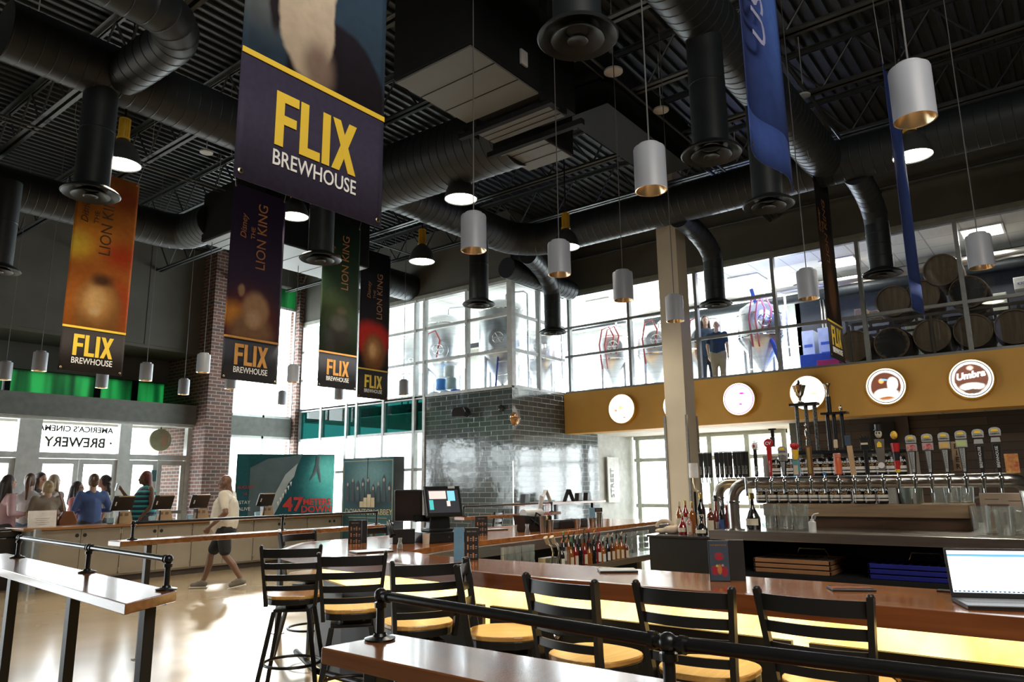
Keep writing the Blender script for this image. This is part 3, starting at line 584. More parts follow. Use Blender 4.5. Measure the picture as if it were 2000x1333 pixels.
o=onY(1623,697,2.45); banner('dark vertical banner with bronze title, seen at a steep angle before the barrels',(o.x,2.45,o.z),.75,2.62,P8,.5,1.25,GOLDT,PBLK,'LION KING',BRZ,(.42,1.35,.2),cord=.5)
for (x,y,x2,y2,lab) in [(1554,198,1580,308,'loose silver cable with hook hanging right of the curled blue banner'),(1613,272,1615,335,'silver cable hook above the dark vertical banner')]:
    a=onZ(x,y,6.28); b_=onX(x2,y2,a.x); g=G(); g.tube([a,(a.x,b_.y,b_.z)],.005,6); g.tube([(a.x,b_.y+.02*math.cos(q),b_.z-.03+.03*math.sin(q)) for q in [2*math.pi*i/10 for i in range(10)]],.004,6,closed=True)
    tag(g.obj('hanging_cable',mat('thin_wire',(.5,.5,.5),.4,.8)),lab,'cable')
# ================================================================ DRINK RAILS
RWOOD=woodmat('varnished_rail_wood',(.13,.04,.012),(.26,.10,.035),.2,'y',.25); PIPE=mat('black_iron_pipe',(.035,.036,.038),.28,.7,scale=30)
CW=woodmat('orange_brown_counter_wood',(.22,.09,.025),(.36,.17,.06),.3,'x',.3)
def flange(g,x,y,z): g.lathe([(.045,0),(.047,.006),(.022,.012),(.018,.02)],(x,y,z),16)
def drink_rail(label,poly,z,posts,legs,zp=1.185,elbows=(0,-1),th=.045):
    t=thing('drink_rail',label,'drink rail',(poly[0][0],poly[0][1],0)); ox,oy=poly[0][0],poly[0][1]
    L=lambda p:(p[0]-ox,p[1]-oy)
    g=G(); g.prism([L(p) for p in poly],z-th,z); g.obj('wooden_plank',RWOOD,t,bevel=.004)
    g=G(); P=[(L(p)[0],L(p)[1],zp) for p in posts]; g.tube([P[0],P[-1]] if len(P)==2 else P,.014,12)
    g.obj('pipe_handrail',PIPE,t,smooth=True)
    for i,p in enumerate(posts):
        g=G(); x,y=L(p); g.cyl((x,y,z),(x,y,zp),.013,n=12); flange(g,x,y,z); g.ell((x,y,zp),.021); g.cyl((x,y,zp-.035),(x,y,zp-.02),.019,n=12)
        d=Vector((P[1][0]-P[0][0],P[1][1]-P[0][1],0)).normalized(); 
        for s in ((-1,1) if 0<i<len(posts)-1 else (1,) if i==0 else (-1,)): a=Vector((x,y,zp))+d*s*.03; g.cyl(a,a+d*s*.012,.019,n=12)
        g.obj('pipe_post',PIPE,t,smooth=True)
    for p in legs:
        x,y=L(p); g=G(); g.bc((x,y,(z-th)/2),(.05,.05,z-th),(0,0,.05)); g.bc((x,y,.004),(.10,.10,.008)); g.bc((x,y,z-th-.004),(.12,.09,.008)); g.obj('leg',CHAIRB,t,bevel=.003)
    return t
drink_rail('polished wooden drink rail with black pipe handrail, at lower left corner',[(1.465,3.13),(1.775,3.316),(2.10,6.4),(1.80,6.4)],1.05,[(1.765,3.39),(1.873,4.484),(2.004,5.91)],[(1.668,3.35),(1.72,4.247),(1.80,5.326),(1.9,6.2)])
a=onZ(236,1052,1.05)
drink_rail('long wooden drink rail with pipe handrail standing before the ticket counter',[(3.12,6.86),(6.28,6.80),(6.28,7.03),(3.12,7.10)],1.05,[(3.3,7.03),(4.88,6.99),(6.2,6.96)],[(3.42,6.96),(4.85,6.94),(6.12,6.93)],zp=1.2)
drink_rail('closest wooden drink rail with pipe handrail, cut by the bottom edge',[(1.409,1.804),(1.66,1.775),(1.66,-1.2),(1.32,-1.2)],1.05,[(1.575,1.74),(1.45,.73),(1.50,-.25)],[(1.49,1.66),(1.45,.62),(1.48,-.4)],zp=1.178)
# rail and table beyond the bar, by the tiled wall
P=[onX(918,997,7.6)]; a=onZ(905,1018,1.05); b_=onZ(1150,998,1.05)
t=drink_rail('far drink rail with pipe handrail along the tiled wall beyond the bar',[(8.2,7.30),(10.6,7.22),(10.6,7.4),(8.2,7.5)],1.05,[(8.3,7.4),(10.45,7.31)],[(8.5,7.4),(10.4,7.32)],zp=1.2)
# ================================================================ TICKET COUNTER
CAB=mat('putty_laminate',(.34,.29,.22),.5,scale=2); GAPM=mat('dark_gap',(.02,.02,.02),.8)
tag(B(4.42,12.93,.895,10.95,13.68,.935).obj('countertop',CW,bevel=.004),'long brown wooden top of the ticket counter','countertop')
seam=[onY(x,1080,13.0).x for x in (154.5,305,547)]
w=(seam[2]-seam[0])/3.0
cabx=[seam[0]+w*(i-.5) for i in range(0,5)]
for i in range(5):
    x0=cabx[i]; 
    if i==0: x0=max(4.6,x0); 
    t=thing('base_cabinet',['putty-coloured cabinet under the left end of the ticket counter','putty-coloured cabinet second from the left under the ticket counter','putty-coloured cabinet behind the walking man','putty-coloured cabinet right of the walking man','putty-coloured cabinet at the far right of the ticket counter'][i],'cabinet',(x0,13.0,0),0,'putty cabinets of the ticket counter')
    W_=cabx[i]+w-x0 if i<4 else 10.9-x0
    g=G(); g.box(0,.02,.10,W_-.002,.6,.893); g.obj('carcass',CAB,t); B(.0,.06,0,W_,.55,.1).obj('plinth',mat('brown_plinth',(.06,.045,.035),.6),t)
    c=seam[0]+w*i-x0
    for j,(p,q) in enumerate(((.008,c-.004),(c+.004,W_-.008))):
        d=B(p,-.004,.13,q,.018,.885).obj('door',CAB,t)
        hx=q-.055 if j==0 else p+.055
        G().lathe([(0,0),(.028,.001),(.03,.004),(.024,.006),(0,.003)],(hx,-.006,.79),20,(0,-1,0)).obj('finger_hole',GAPM,d,smooth=True)
        hx=p+.004 if j==0 else q-.004
        for z in (.2,.82): B(hx-.01,-.008,z-.035,hx+.01,-.004,z+.035).obj('hinge',STAIN,d)
        g=G(); g.lathe([(0,0),(.006,.001),(0,.004)],(q-.02 if j==0 else p+.03,-.006,.70),10,(0,-1,0)); g.obj('lock',CHROME,d)
    if i==0: B(-.10,.0,0,-.02,.62,.9).obj('end_post',mat('grey_end_post',(.25,.27,.27),.4),t)
# point-of-sale terminals seen from behind
TAN=mat('tan_plastic',(.42,.30,.17),.5); BLUEB=mat('pale_blue_plastic',(.30,.48,.58),.4)
def pos(x,y,label,first=[None]):
    if first[0]: return dup(first[0],(x,y,.936),label=label)
    t=thing('sales_terminal',label,'sales terminal',(x,y,.936),0,'sales terminals on the ticket counter')
    R=Euler((math.radians(-22),0,0)).to_matrix()
    g=G(); g.bc((0,.02,.34),(.36,.045,.27),(math.radians(25),0,0)); g.obj('monitor',BLKPL,t,bevel=.012)
    g=G(); g.bc((.03,-.045,.445),(.27,.012,.045),(math.radians(60),0,0)); g.obj('top_vent_strip',TAN,t)
    g=G(); g.prism([(-.13,0),(.15,0),(.10,.2),(-.10,.2)],-.02,.05,Matrix.Translation((.02,.0,0))@Matrix.Rotation(math.pi/2,4,'X')); g.obj('stand',TAN,t)
    g=G(); 
    for sx in (-.05,.05): g.box(sx-.03,-.053,.12,sx+.03,-.05,.17)
    g.obj('vent_label',mat('brown_grille',(.18,.12,.08),.6),t)
    g=G(); g.bc((-.20,-.02,.05),(.10,.06,.10),(math.radians(-15),0,0)); g.obj('card_reader',BLUEB,t,bevel=.01)
    g=G(); g.bc((-.13,-.02,.33),(.02,.01,.07),(math.radians(25),0,0)); g.obj('side_sticker',WHITEP,t)
    B(-.09,-.06,0,-.07,.06,.2).obj('rear_bracket',BLKPL,t)
    first[0]=t; return t
for (px,lab) in ((238,'black tilted sales terminal on the counter, leftmost, beside the woman in blue'),(317,'black tilted sales terminal in front of the woman holding up a phone'),(389,'black tilted sales terminal in front of the brick column'),(518,'black tilted sales terminal in front of the shark-coloured poster')):
    p=onY(px,1015,13.3); pos(p.x,13.3,lab)
SIGN=mat('matte_white_paper',(.75,.75,.74),.6)
p=onY(83,1020,13.1); t=thing('counter_sign','small white printed sign propped on the counter before the bun-haired woman','sign',(p.x,13.12,.936))
G().bc((0,0,.13),(.40,.012,.26),(math.radians(-8),0,0)).obj('sign_board',SIGN,t)
g=G(); g.text('THANK YOU FOR YOUR VISIT',.02,Matrix.Translation((0,-.012,.14))@Matrix.Rotation(math.pi/2,4,'X'),.0008); g.text('T  Y',.045,Matrix.Translation((0,.003,.21))@Matrix.Rotation(math.pi/2,4,'X'),.0008)
del g
g=G()
for z,wd in ((.215,.03),(.14,.22),(.11,.16),(.08,.2),(.05,.12)): g.bc((0,-.009+(.13-z)*-.14*-1*-1-.002,z),(wd,.002,.006),(math.radians(-8),0,0))
g.obj('printed_lines',mat('pale_grey_ink',(.45,.45,.45),.6),t)
# bin
p=onZ(12,1150,0); t=thing('trash_can','black square trash can at the far left edge of the counter','trash can',(p.x-.05,p.y,0))
g=G(); g.box(-.35,-.3,0,.25,.3,.80); g.obj('bin_body',BLKPL,t,bevel=.02); g=G(); g.box(-.37,-.32,.80,.27,.32,.90); g.box(-.3,-.26,.9,.2,.26,.93); g.obj('lid',BLKPL,t,bevel=.02)
p=onZ(60,1160,0)
tag(G().box(p.x-.04,p.y-.04,0,p.x+.04,p.y+.04,.93).obj('counter_end_post',mat('grey_end_post',(.25,.27,.27),.4)),'grey upright post at the left end of the ticket counter','post')
# ================================================================ POSTERS
def standee(label,A,Bp,h,th,pic,side):
    d=Vector((Bp[0]-A[0],Bp[1]-A[1],0)); w=d.length; t=thing('poster_standee',label,'poster',(A[0],A[1],0),math.atan2(d.y,d.x))
    B(0,0,0,w,th,h).obj('box_board',side,t); g=G(); g.box(.01,-.006,.01,w-.01,0,h-.01); g.obj('printed_picture',pic,t)
    return t,w
L_=onY(463,900,14.75); R_=onX(668,900,10.9)
PA=painted('teal_sea_print',(.010,.075,.085),[(2.1,1.6,.9,.9,(.07,.42,.38),.9),(1.95,1.9,.5,.5,(.15,.60,.52),.9),(.0,1.1,.36,1.6,(.012,.10,.11),.2),(.35,1.0,.9,1.0,(.02,.09,.11),.9)],noise=.10)
t,w_=standee('large teal poster standee with a grey fish wedge and red number, behind the counter',(L_.x,L_.y),(R_.x,max(R_.y,13.72)),2.25,.12,PA,mat('black_poster_board',(.01,.01,.01),.6))
XT=lambda x,y,z: Matrix.Translation((x,y,z))@Matrix.Rotation(math.pi/2,4,'X')
FG=mat('fish_grey',(.09,.14,.15),.6,scale=3); FW=mat('fish_pale_belly',(.42,.47,.46),.6,scale=3)
s=w_/2.45
g=G(); g.prism([(.33*s,.55),(.33*s,1.95),(.75*s,2.15),(1.3*s,2.2),(1.62*s,2.26),(1.5*s,2.0),(1.15*s,1.55),(.85*s,1.0),(.75*s,.4)],0,.004,XT(0,-.008,0)); g.obj('fish_wedge',FG,t)
g=G(); g.prism([(1.5*s,2.05),(1.42*s,1.75),(1.28*s,1.6),(1.15*s,1.25),(.95*s,.9),(.82*s,.5),(.72*s,.4),(.7*s,.9),(.95*s,1.35),(1.2*s,1.8)],0,.004,XT(0,-.014,0)); g.obj('pale_underside',FW,t)
g=G()
for k in range(6): x=(1.02+.06*k)*s; z=1.2+.085*k; g.prism([(x,z),(x+.05*s,z+.02),(x+.035*s,z-.09)],0,.004,XT(0,-.02,0))
g.obj('tooth_row',WHITET,t)
RED=mat('red_letter',(.55,.03,.025),.6)
g=G(); g.text('47',.42,XT(1.42*s,-.012,1.0),.002,off=.012); g.text('METERS',.18,XT(2.03*s,-.012,1.13),.002,off=.006); g.text('DOWN',.2,XT(2.02*s,-.012,.96),.002,off=.006); g.obj('title_letters',RED,t)
g=G(); g.text('UNCAGED',.13,XT(1.95*s,-.012,.83),.002,sx=1.15,shear=.2); g.text('STAY',.1,XT(.24*s,-.012,1.17),.002); g.text('ALIVE',.1,XT(.24*s,-.012,1.03),.002); g.obj('subtitle_letters',WHITET,t)
g=G(); g.text('AUGUST',.09,XT(.24*s,-.012,1.5),.002); g.text('16',.09,XT(.24*s,-.012,1.36),.002); g.obj('date_letters',RED,t)
g=G(); g.tube([(2.02*s,-.012,2.2),(2.0*s,-.012,2.0),(1.92*s,-.012,1.8),(1.82*s,-.012,1.66)],[.045,.05,.03,.012],8); g.tube([(2.0*s,-.012,2.0),(2.06*s,-.012,1.8),(2.1*s,-.012,1.62)],[.05,.03,.012],8); g.v=[(v[0],-.012+(v[1]+.012)*.15,v[2]) for v in g.v]; g.obj('swimmer_silhouette',FG,t)
PB=painted('teal_grey_print',(.045,.12,.13),[(.9,1.75,.9,.5,(.16,.30,.31),.9),(.9,1.2,1.1,.28,(.03,.05,.06),.8),(.9,.7,1.2,.35,(.06,.15,.16),.8)],noise=.08)
t,w_=standee('teal-grey poster box standing before the curtain wall with gold lettering',(10.55,12.98),(10.55,11.33),2.12,.28,PB,MATS['black_poster_board'])
GOLD2=mat('pale_gold_letter',(.60,.48,.25),.5)
g=G(); g.text('DOWNTON ABBEY',.17,XT(w_/2+.05,-.01,.93),.002); g.obj('title_letters',GOLD2,t)
g=G(); g.text('IN THEATERS SEPTEMBER 20',.07,XT(w_/2,-.01,.72),.002); g.obj('release_letters',WHITET,t)
g=G(); g.box(.25,-.01,.86,w_-.2,-.006,.87)
for a_,z_ in ((.6,1.2),(.72,1.28),(.84,1.35),(.96,1.28)): g.box(a_,-.012,1.08,a_+.11,-.006,z_)
g.box(.04,-.009,.06,.05,-.006,2.06); g.box(.04,-.009,2.05,w_-.04,-.006,2.06); g.box(w_-.05,-.009,.06,w_-.04,-.006,2.06); g.obj('gold_emblem',GOLD2,t)
g=G(); random.seed(3)
for k in range(9):
    x=.14+k*.165; z=1.28+random.uniform(0,.25); g.prism([(x,1.2),(x+.11,1.2),(x+.10,z+.2),(x+.055,z+.27),(x+.01,z+.2)],0,.003,XT(0,-.008,0))
g.obj('row_of_dark_shapes',mat('dark_suit_print',(.02,.03,.035),.6),t)
g=G()
for k in range(9): x=.195+k*.165; g.ell((x,-.012,1.56+.1*math.sin(k*2.1)),(.028,.003,.04))
g.obj('row_of_pale_shapes',mat('pale_face_print',(.45,.36,.30),.6),t)
B(w_/2-.004,-.011,.01,w_/2+.004,-.006,2.11).obj('panel_joint',BLACKM,t)
# mirrored lettering on the transom glass, seen from inside
a=onY(82,835,YD+.05); b_=onY(215,840,YD+.05); c=(a.x+b_.x)/2
t=thing('window_lettering','dark mirrored lettering on the transom window above the entrance doors','window lettering',(c,YD+.055,2.24))
GR=mat('faded_olive_vinyl',(.06,.06,.04),.9)
XM=lambda x,y,z: Matrix.Translation((x,y,z))@Matrix.Rotation(math.pi,4,'Z')@Matrix.Rotation(math.pi/2,4,'X')
G().text("AMERICA'S CINEMA",.158,XM(0,-.01,.42),.003,off=.005).obj('upper_line',GR,t); G().text("\u00b7 BREWERY \u00b7",.27,XM(0,-.01,.12),.003,sx=.95,off=.007).obj('lower_line',GR,t)
p=onY(313,860,16.5); t=thing('round_hanging_sign','round cream sign hanging outside the right-hand transom window','sign',(p.x,16.5,p.z))
G().lathe([(0,-.03),(.24,-.03),(.25,-.02),(.25,.02),(.24,.03),(0,.03)],(0,0,0),32,(0,1,0)).obj('sign_disc',mat('olive_rim',(.28,.27,.17),.5),t,smooth=True); g=G(); g.ell((.08,-.035,0),(.08,.006,.17)); g.obj('brown_patch',mat('brown_print',(.35,.22,.14),.6),t)
B(-.01,-.01,.24,.01,.01,.5).obj('hanger',BLACKM,t)
# door notice
p=onY(300,930,YD-.0); tag(B(p.x-.05,YD-.02,p.z-.12,p.x+.05,YD+.025,p.z+.12).obj('door_notice',mat('dark_teal_card',(.03,.12,.13),.5)),'small dark notice card stuck on the rightmost entrance door','notice')
# ================================================================ PEOPLE
SK={'dark':(.14,.065,.035),'brown':(.20,.10,.06),'fair':(.55,.34,.25),'tan':(.45,.26,.17)}
def cap(g,a,b,ra,rb): g.cyl(a,b,ra,rb,n=14,cap=False); g.ell(a,ra,12,8); g.ell(b,rb,12,8)
def blend(g,name,m,parent,vox,sm=3):
    o=g.obj(name,m,parent,smooth=True); r=o.modifiers.new('one_surface','REMESH'); r.mode='VOXEL'; r.voxel_size=vox; r.use_smooth_shade=True
    s=o.modifiers.new('soften','SMOOTH'); s.factor=.5; s.iterations=sm; return o
def hand(g,w,d,up,fist=False):
    # palm + five fingers from wrist w along d
    w=Vector(w); d=Vector(d).normalized(); n=Vector(up).normalized(); s=d.cross(n).normalized()
    g.ell(w+d*.045,(.038,.038,.022) if abs(n.z)>.6 else (.022,.038,.038)); 
    for i,(o,l) in enumerate(((-.027,.062),(-.009,.072),(.009,.068),(.026,.052))):
        a=w+d*.07+s*o; b=a+d*l*.5-n*.008; c=b+d*l*(.1 if fist else .4)-n*(.035 if fist else .02); cap(g,a,b,.0095,.009); cap(g,b,c,.009,.0075)
    a=w+d*.025-s*.03; b=a+d*.03-s*.02-n*.01; cap(g,a,b,.012,.011); cap(g,b,b+d*.03-n*.012,.011,.009)
def person(label,loc,rz,hgt=1.75,skin='fair',top=(.5,.5,.5),bottom=(.05,.05,.06),hair='long',haircol=(.05,.03,.02),arms='down',build=1.0,sleeve='short',legs='stand',stripes=None,vox=.013,bottomkind='trousers',headturn=0,glasses=False,cutlegs=False):
    t=thing('person',label,'person',loc,rz); k=hgt/1.75
    V=lambda x,y,z: Vector((x*k,y*k,z*k)); bw=build
    skm=mat('skin_'+skin,SK[skin],.5,scale=4); 
    head=V(0,-.015-.02*(build>1.2),1.635-.04*(build>1.3)); pel=V(0,0,.93); che=V(0,0,1.27)
    HR=Euler((0,0,headturn)).to_matrix(); hd=lambda x,y,z: head+HR@V(x,y,z)
    sh=[V(s*.175*(.6+.4*bw),0,1.40) for s in(-1,1)]
    if arms=='down': el=[V(s*(.23+.05*(bw-1)),.03,1.12) for s in(-1,1)]; wr=[V(s*.24,-.04,.88) for s in(-1,1)]
    elif arms=='walk': el=[V(-.30,-.02,1.13),V(.32,.08,1.14)]; wr=[V(-.27,-.22,.98),V(.30,-.15,.93)]
    elif arms=='crossed': el=[V(s*.25,-.04,1.13) for s in(-1,1)]; wr=[V(-s*.06,-.20,1.15+.03*s) for s in(-1,1)]
    elif arms=='phone': el=[V(-.26,-.14,1.16),V(.26,.02,1.13)]; wr=[V(-.16,-.36,1.40),V(.22,-.12,.95)]
    elif arms=='elbow': el=[V(-.31,.04,1.14),V(.28,.0,1.13)]; wr=[V(-.20,-.20,1.12),V(.18,-.2,1.1)]
    if legs=='walk': hip=[V(-.09,0,.9),V(.09,0,.9)]; kn=[V(-.09,-.22,.50),V(.09,.05,.49)]; an=[V(-.08,-.31,.10),V(.09,.31,.14)]
    else: hip=[V(-.09,0,.9),V(.09,0,.9)]; kn=[V(-.1,-.01,.49),V(.1,-.01,.49)]; an=[V(-.1,.02,.09),V(.1,.02,.09)]
    g=G()
    g.ell(hd(0,0,.02),(.074*k,.092*k,.10*k),16,12); g.ell(hd(0,-.02,-.045),(.058*k,.072*k,.065*k),14,9); g.ell(hd(0,-.072,-.075),(.03*k,.028*k,.026*k))
    cap(g,hd(0,-.088,.012),hd(0,-.108,-.022),.010*k,.015*k); g.ell(hd(0,-.088,-.055),(.026*k,.014*k,.010*k)); g.ell(hd(0,-.080,.030),(.055*k,.02*k,.012*k))
    for s in(-1,1): g.ell(hd(s*.076,.01,-.005),(.012*k,.022*k,.032*k)); g.ell(hd(s*.035,-.07,-.02),(.022*k,.02*k,.02*k))
    cap(g,V(0,.015,1.42),V(0,-.005,1.56),.062*k*(.7+.3*bw),.054*k*(.8+.2*bw))
    cap(g,che+V(0,0,-.05),pel,.12*k*min(bw,1.12),.125*k*min(bw,1.08)); cap(g,V(-.1,0,1.36),V(.1,0,1.36),.085*k,.085*k)
    for i,s in enumerate((-1,1)):
        cap(g,sh[i],el[i],.048*k*(.6+.4*bw),.038*k*(.7+.3*bw)); cap(g,el[i],wr[i],.040*k*(.7+.3*bw),.026*k)
        hand(g,wr[i],(wr[i]-el[i]),(0,-1,.3) if arms in('phone',) else (s,0,0),fist=arms in('phone','walk'))
        cap(g,hip[i],kn[i],.078*k,.052*k); cap(g,kn[i],kn[i].lerp(an[i],.4)+V(0,.02,0),.05*k,.053*k); cap(g,kn[i].lerp(an[i],.4)+V(0,.02,0),an[i],.053*k,.034*k)
        cap(g,an[i],an[i]+V(0,-.12,-.05),.036*k,.03*k)
    blend(g,'body',skm,t,vox)
    # eyes
    g=G()
    for s in(-1,1): g.ell(hd(s*.031,-.083,.008),(.012*k,.008*k,.007*k)); 
    g.obj('eyes',mat('dark_eye',(.02,.015,.012),.2),t,smooth=True)
    if glasses:
        g=G()
        for s in(-1,1): g.tube([hd(s*.032+.024*math.cos(q),-.098,.006+.018*math.sin(q)) for q in [2*math.pi*i/12 for i in range(12)]],.0025,6,closed=True); g.tube([hd(s*.056,-.095,.01),hd(s*.078,.0,.01)],.0025,6)
        g.obj('glasses',BLKPL,t)
    # top
    tm=mat('shirt_%02x%02x%02x'%tuple(int(c*255) for c in top),top,.85,scale=5)
    if stripes:
        N=tm.node_tree.nodes; L=tm.node_tree.links; b=N['Principled BSDF']; tc=N.new('ShaderNodeTexCoord'); sp=N.new('ShaderNodeSeparateXYZ'); L.new(tc.outputs['Object'],sp.inputs[0])
        mm=N.new('ShaderNodeMath'); mm.operation='MULTIPLY'; mm.inputs[1].default_value=11; L.new(sp.outputs[2],mm.inputs[0]); fr=N.new('ShaderNodeMath'); fr.operation='FRACT'; L.new(mm.outputs[0],fr.inputs[0])
        cr=N.new('ShaderNodeValToRGB'); cr.color_ramp.interpolation='CONSTANT'; L.new(fr.outputs[0],cr.inputs[0]); cr.color_ramp.elements[0].color=(*top,1); e=cr.color_ramp.elements[1]; e.position=.4; e.color=(*stripes[0],1); e=cr.color_ramp.elements.new(.7); e.color=(*stripes[1],1); L.new(cr.outputs[0],b.inputs['Base Color'])
    g=G(); q=.016*k
    cap(g,V(0,-.01*bw,1.22),V(0,-.015*bw,.93+.14*(bw-1)),.130*k*bw+q,.140*k*bw+q); cap(g,V(-.115*bw,.0,1.345),V(.115*bw,.0,1.345),.085*k+q,.085*k+q); cap(g,V(-.05,0,1.40),V(.05,0,1.40),.07*k+q,.07*k+q)
    if bw>1.05: g.ell(V(0,-.05,1.07),(.135*k*bw,.13*k*bw,.15*k))
    if sleeve!='none':
        for i in(0,1):
            e=el[i] if sleeve=='long' else sh[i].lerp(el[i],.72); cap(g,sh[i],e,.062*k*(.7+.3*bw)+q*.6,.056*k)
            if sleeve=='long': cap(g,el[i],el[i].lerp(wr[i],.85),.056*k,.042*k)
    blend(g,'top',tm,t,vox*1.1,4)
    # bottoms
    bm=mat('bottoms_%02x%02x%02x'%tuple(int(c*255) for c in bottom),bottom,.85,scale=6); g=G()
    ww=min(bw,1.12); cap(g,V(-.05,.01,.88),V(.05,.01,.88),.135*k*ww,.135*k*ww)
    for i in(0,1):
        if bottomkind=='shorts': e=hip[i].lerp(kn[i],.80); cap(g,hip[i],e,.10*k*min(bw,1.15),.092*k); 
        else: cap(g,hip[i],kn[i],.10*k*bw,.075*k); cap(g,kn[i],an[i],.075*k,.06*k)
    blend(g,'shorts' if bottomkind=='shorts' else 'trousers',bm,t,vox*1.1,3)
    g=G() ; hm=mat('hair_%02x%02x%02x'%tuple(int(c*255) for c in haircol),haircol,.55,scale=25,stretch=(1,1,.15),bump=.4)
    if hair!='bald':
        g.ell(hd(0,.022,.045),(.086*k,.098*k,.10*k),16,10)
        for s in(-1,1): g.ell(hd(s*.055,.02,.0),(.035*k,.06*k,.08*k))
        g.ell(hd(0,.07,-.01),(.07*k,.05*k,.09*k))
        if hair=='long': 
            for s in(-1,1): cap(g,hd(s*.07,.02,0),hd(s*.095,.0,-.26),.036*k,.03*k)
            cap(g,hd(0,.075,0),hd(0,.12,-.28),.07*k,.06*k); cap(g,hd(-.05,.07,0),hd(-.06,.10,-.26),.05*k,.04*k); cap(g,hd(.05,.07,0),hd(.06,.10,-.26),.05*k,.04*k)
        if hair=='pony': cap(g,hd(0,.12,.05),hd(0,.17,-.05),.035*k,.042*k); cap(g,hd(0,.17,-.05),hd(0,.15,-.30),.042*k,.02*k)
        if hair=='bun': g.ell(hd(0,.115,.06),(.05*k,.045*k,.045*k))
        if hair=='curly':
            random.seed(9)
            for i in range(26): a=random.uniform(0,math.pi*2); g.ell(hd(.085*math.cos(a),.05+.06*math.sin(a)*.6+.02,random.uniform(-.22,.1)),.035*k,8,6)
        if hair=='locs':
            for i in range(22): a=math.pi*(i/21); x=.095*math.cos(a); y=.03+.085*math.sin(a); cap(g,hd(x*.8,y*.8,.07),hd(x*1.1,y*1.1,-.20),.016*k,.012*k)
        blend(g,'hair',hm,t,.012,2)
    # shoes
    if not cutlegs:
        for i in(0,1):
            a=an[i]; tilt=(legs=='walk' and i==1); g=G()
            cap(g,a+V(0,.03,-.035),a+V(0,-.15,-.055 if not tilt else -.085),.045*k,.038*k); cap(g,a+V(0,.0,-.01),a+V(0,-.07,-.03),.045*k,.04*k)
            sh_=blend(g,'shoe',mat('grey_trainer',(.16,.14,.11),.6),t,.011,2)
            g=G(); g.bc(a+V(0,-.06,-.085 if not tilt else -.11),(.085*k,.27*k,.022),(math.radians(12) if tilt else 0,0,0)); g.obj('sole',mat('cream_sole',(.6,.57,.5),.6),sh_,bevel=.008)
            g=G()
            for j in range(4): c_0=a+V(0,-.05-.022*j,.005-.012*j); g.tube([c_0+V(-.03,0,0),c_0+V(0,0,.012),c_0+V(.03,0,0)],.004,6)
            g.obj('laces',mat('cream_sole',(.6,.57,.5),.6),sh_)
    return t
m1=onZ(475,1148,0); m2=onZ(390,1152,0); mc=(m1+m2)/2
man=person('bald man in pale t-shirt and dark cargo shorts walking left before the counter',(mc.x,mc.y,0),math.radians(223),1.75,'dark',(.60,.55,.46),(.008,.008,.008),'bald',arms='walk',build=1.42,legs='walk',bottomkind='shorts',vox=.009)
def crowd(px,py,Y,face,label,**k):
    p=onY(px,py,Y); h=p.z*1.0; return person(label,(p.x,Y,0),math.radians(face),h/1.745*1.75,vox=.014,cutlegs=True,**k)
crowd(18,931,14.35,95,'woman with long dark hair in a pink jacket, leftmost behind the counter',skin='fair',top=(.62,.40,.42),hair='long',haircol=(.035,.022,.018),sleeve='long',arms='elbow')
crowd(60,928,14.65,150,'woman with brown ponytail in pale vest and jeans behind the counter',skin='fair',top=(.55,.56,.56),bottom=(.12,.2,.28),hair='pony',haircol=(.10,.045,.02),sleeve='none',arms='phone')
crowd(81,926,15.45,20,'dark-haired woman with glasses mostly hidden behind the ponytailed woman',skin='tan',top=(.08,.08,.1),hair='long',haircol=(.03,.018,.015),glasses=True)
crowd(107,930,15.2,110,'grey-blonde woman turned right, behind the bun-haired woman',skin='fair',top=(.5,.5,.5),hair='long',haircol=(.38,.28,.18))
crowd(96,938,14.1,185,'blonde woman with low bun and taupe shirt, seen from behind with handbag',skin='fair',top=(.27,.22,.17),hair='bun',haircol=(.45,.34,.19),build=1.35,arms='elbow')
crowd(152,943,14.8,50,'dark-haired woman with glasses and crossed arms in a salmon shirt',skin='fair',top=(.55,.20,.18),hair='long',haircol=(.03,.02,.018),arms='crossed',glasses=True,sleeve='long')
crowd(184,929,14.25,180,'brown-haired woman in a blue sweatshirt seen from behind at the counter',skin='fair',top=(.07,.12,.30),hair='bun',haircol=(.13,.07,.035),sleeve='long',build=1.2,arms='elbow')
crowd(206,931,15.0,250,'dark curly-haired woman in grey beside the woman in blue',skin='tan',top=(.3,.3,.28),hair='curly',haircol=(.03,.018,.014))
wp=crowd(289,919,14.3,265,'woman with reddish locs and teal striped top holding up a phone',skin='dark',top=(.03,.30,.24),stripes=((.005,.01,.02),(.02,.04,.12)),hair='locs',haircol=(.10,.02,.018),sleeve='none',build=1.45,arms='phone')
k_=onY(289,919,14.3).z/1.75
loc=wp.matrix_basis@Vector((-.13*k_,-.47*k_,1.47*k_)) if False else Matrix.LocRotScale(wp.location,wp.rotation_euler,None)@Vector((-.14*k_,-.46*k_,1.46*k_))
t=thing('mobile_phone','pale phone held up by the woman in the striped top','phone',loc,math.radians(265)); G().bc((0,0,0),(.075,.012,.15),(math.radians(-12),0,0)).obj('phone_case',mat('grey_phone',(.35,.36,.38),.4),t,bevel=.004); G().bc((0,.009,0.0),(.065,.002,.13),(math.radians(-12),0,0)).obj('phone_screen',BLKPL,t)
tag(G().tube([Vector(loc)+Vector((0,0,-.07)),Vector(loc)+Vector((.02,-.03,-.3)),Vector(loc)+Vector((.12,-.05,-.5)),Vector(loc)+Vector((.2,0,-.62))],.006,6).obj('phone_cable',WHITEP,smooth=True),'white cable hanging from the raised phone','cable')
p=onY(131,1015,14.0); t=thing('handbag','brown leather handbag hanging beside the bun-haired woman','handbag',(p.x,14.0,p.z-.16))
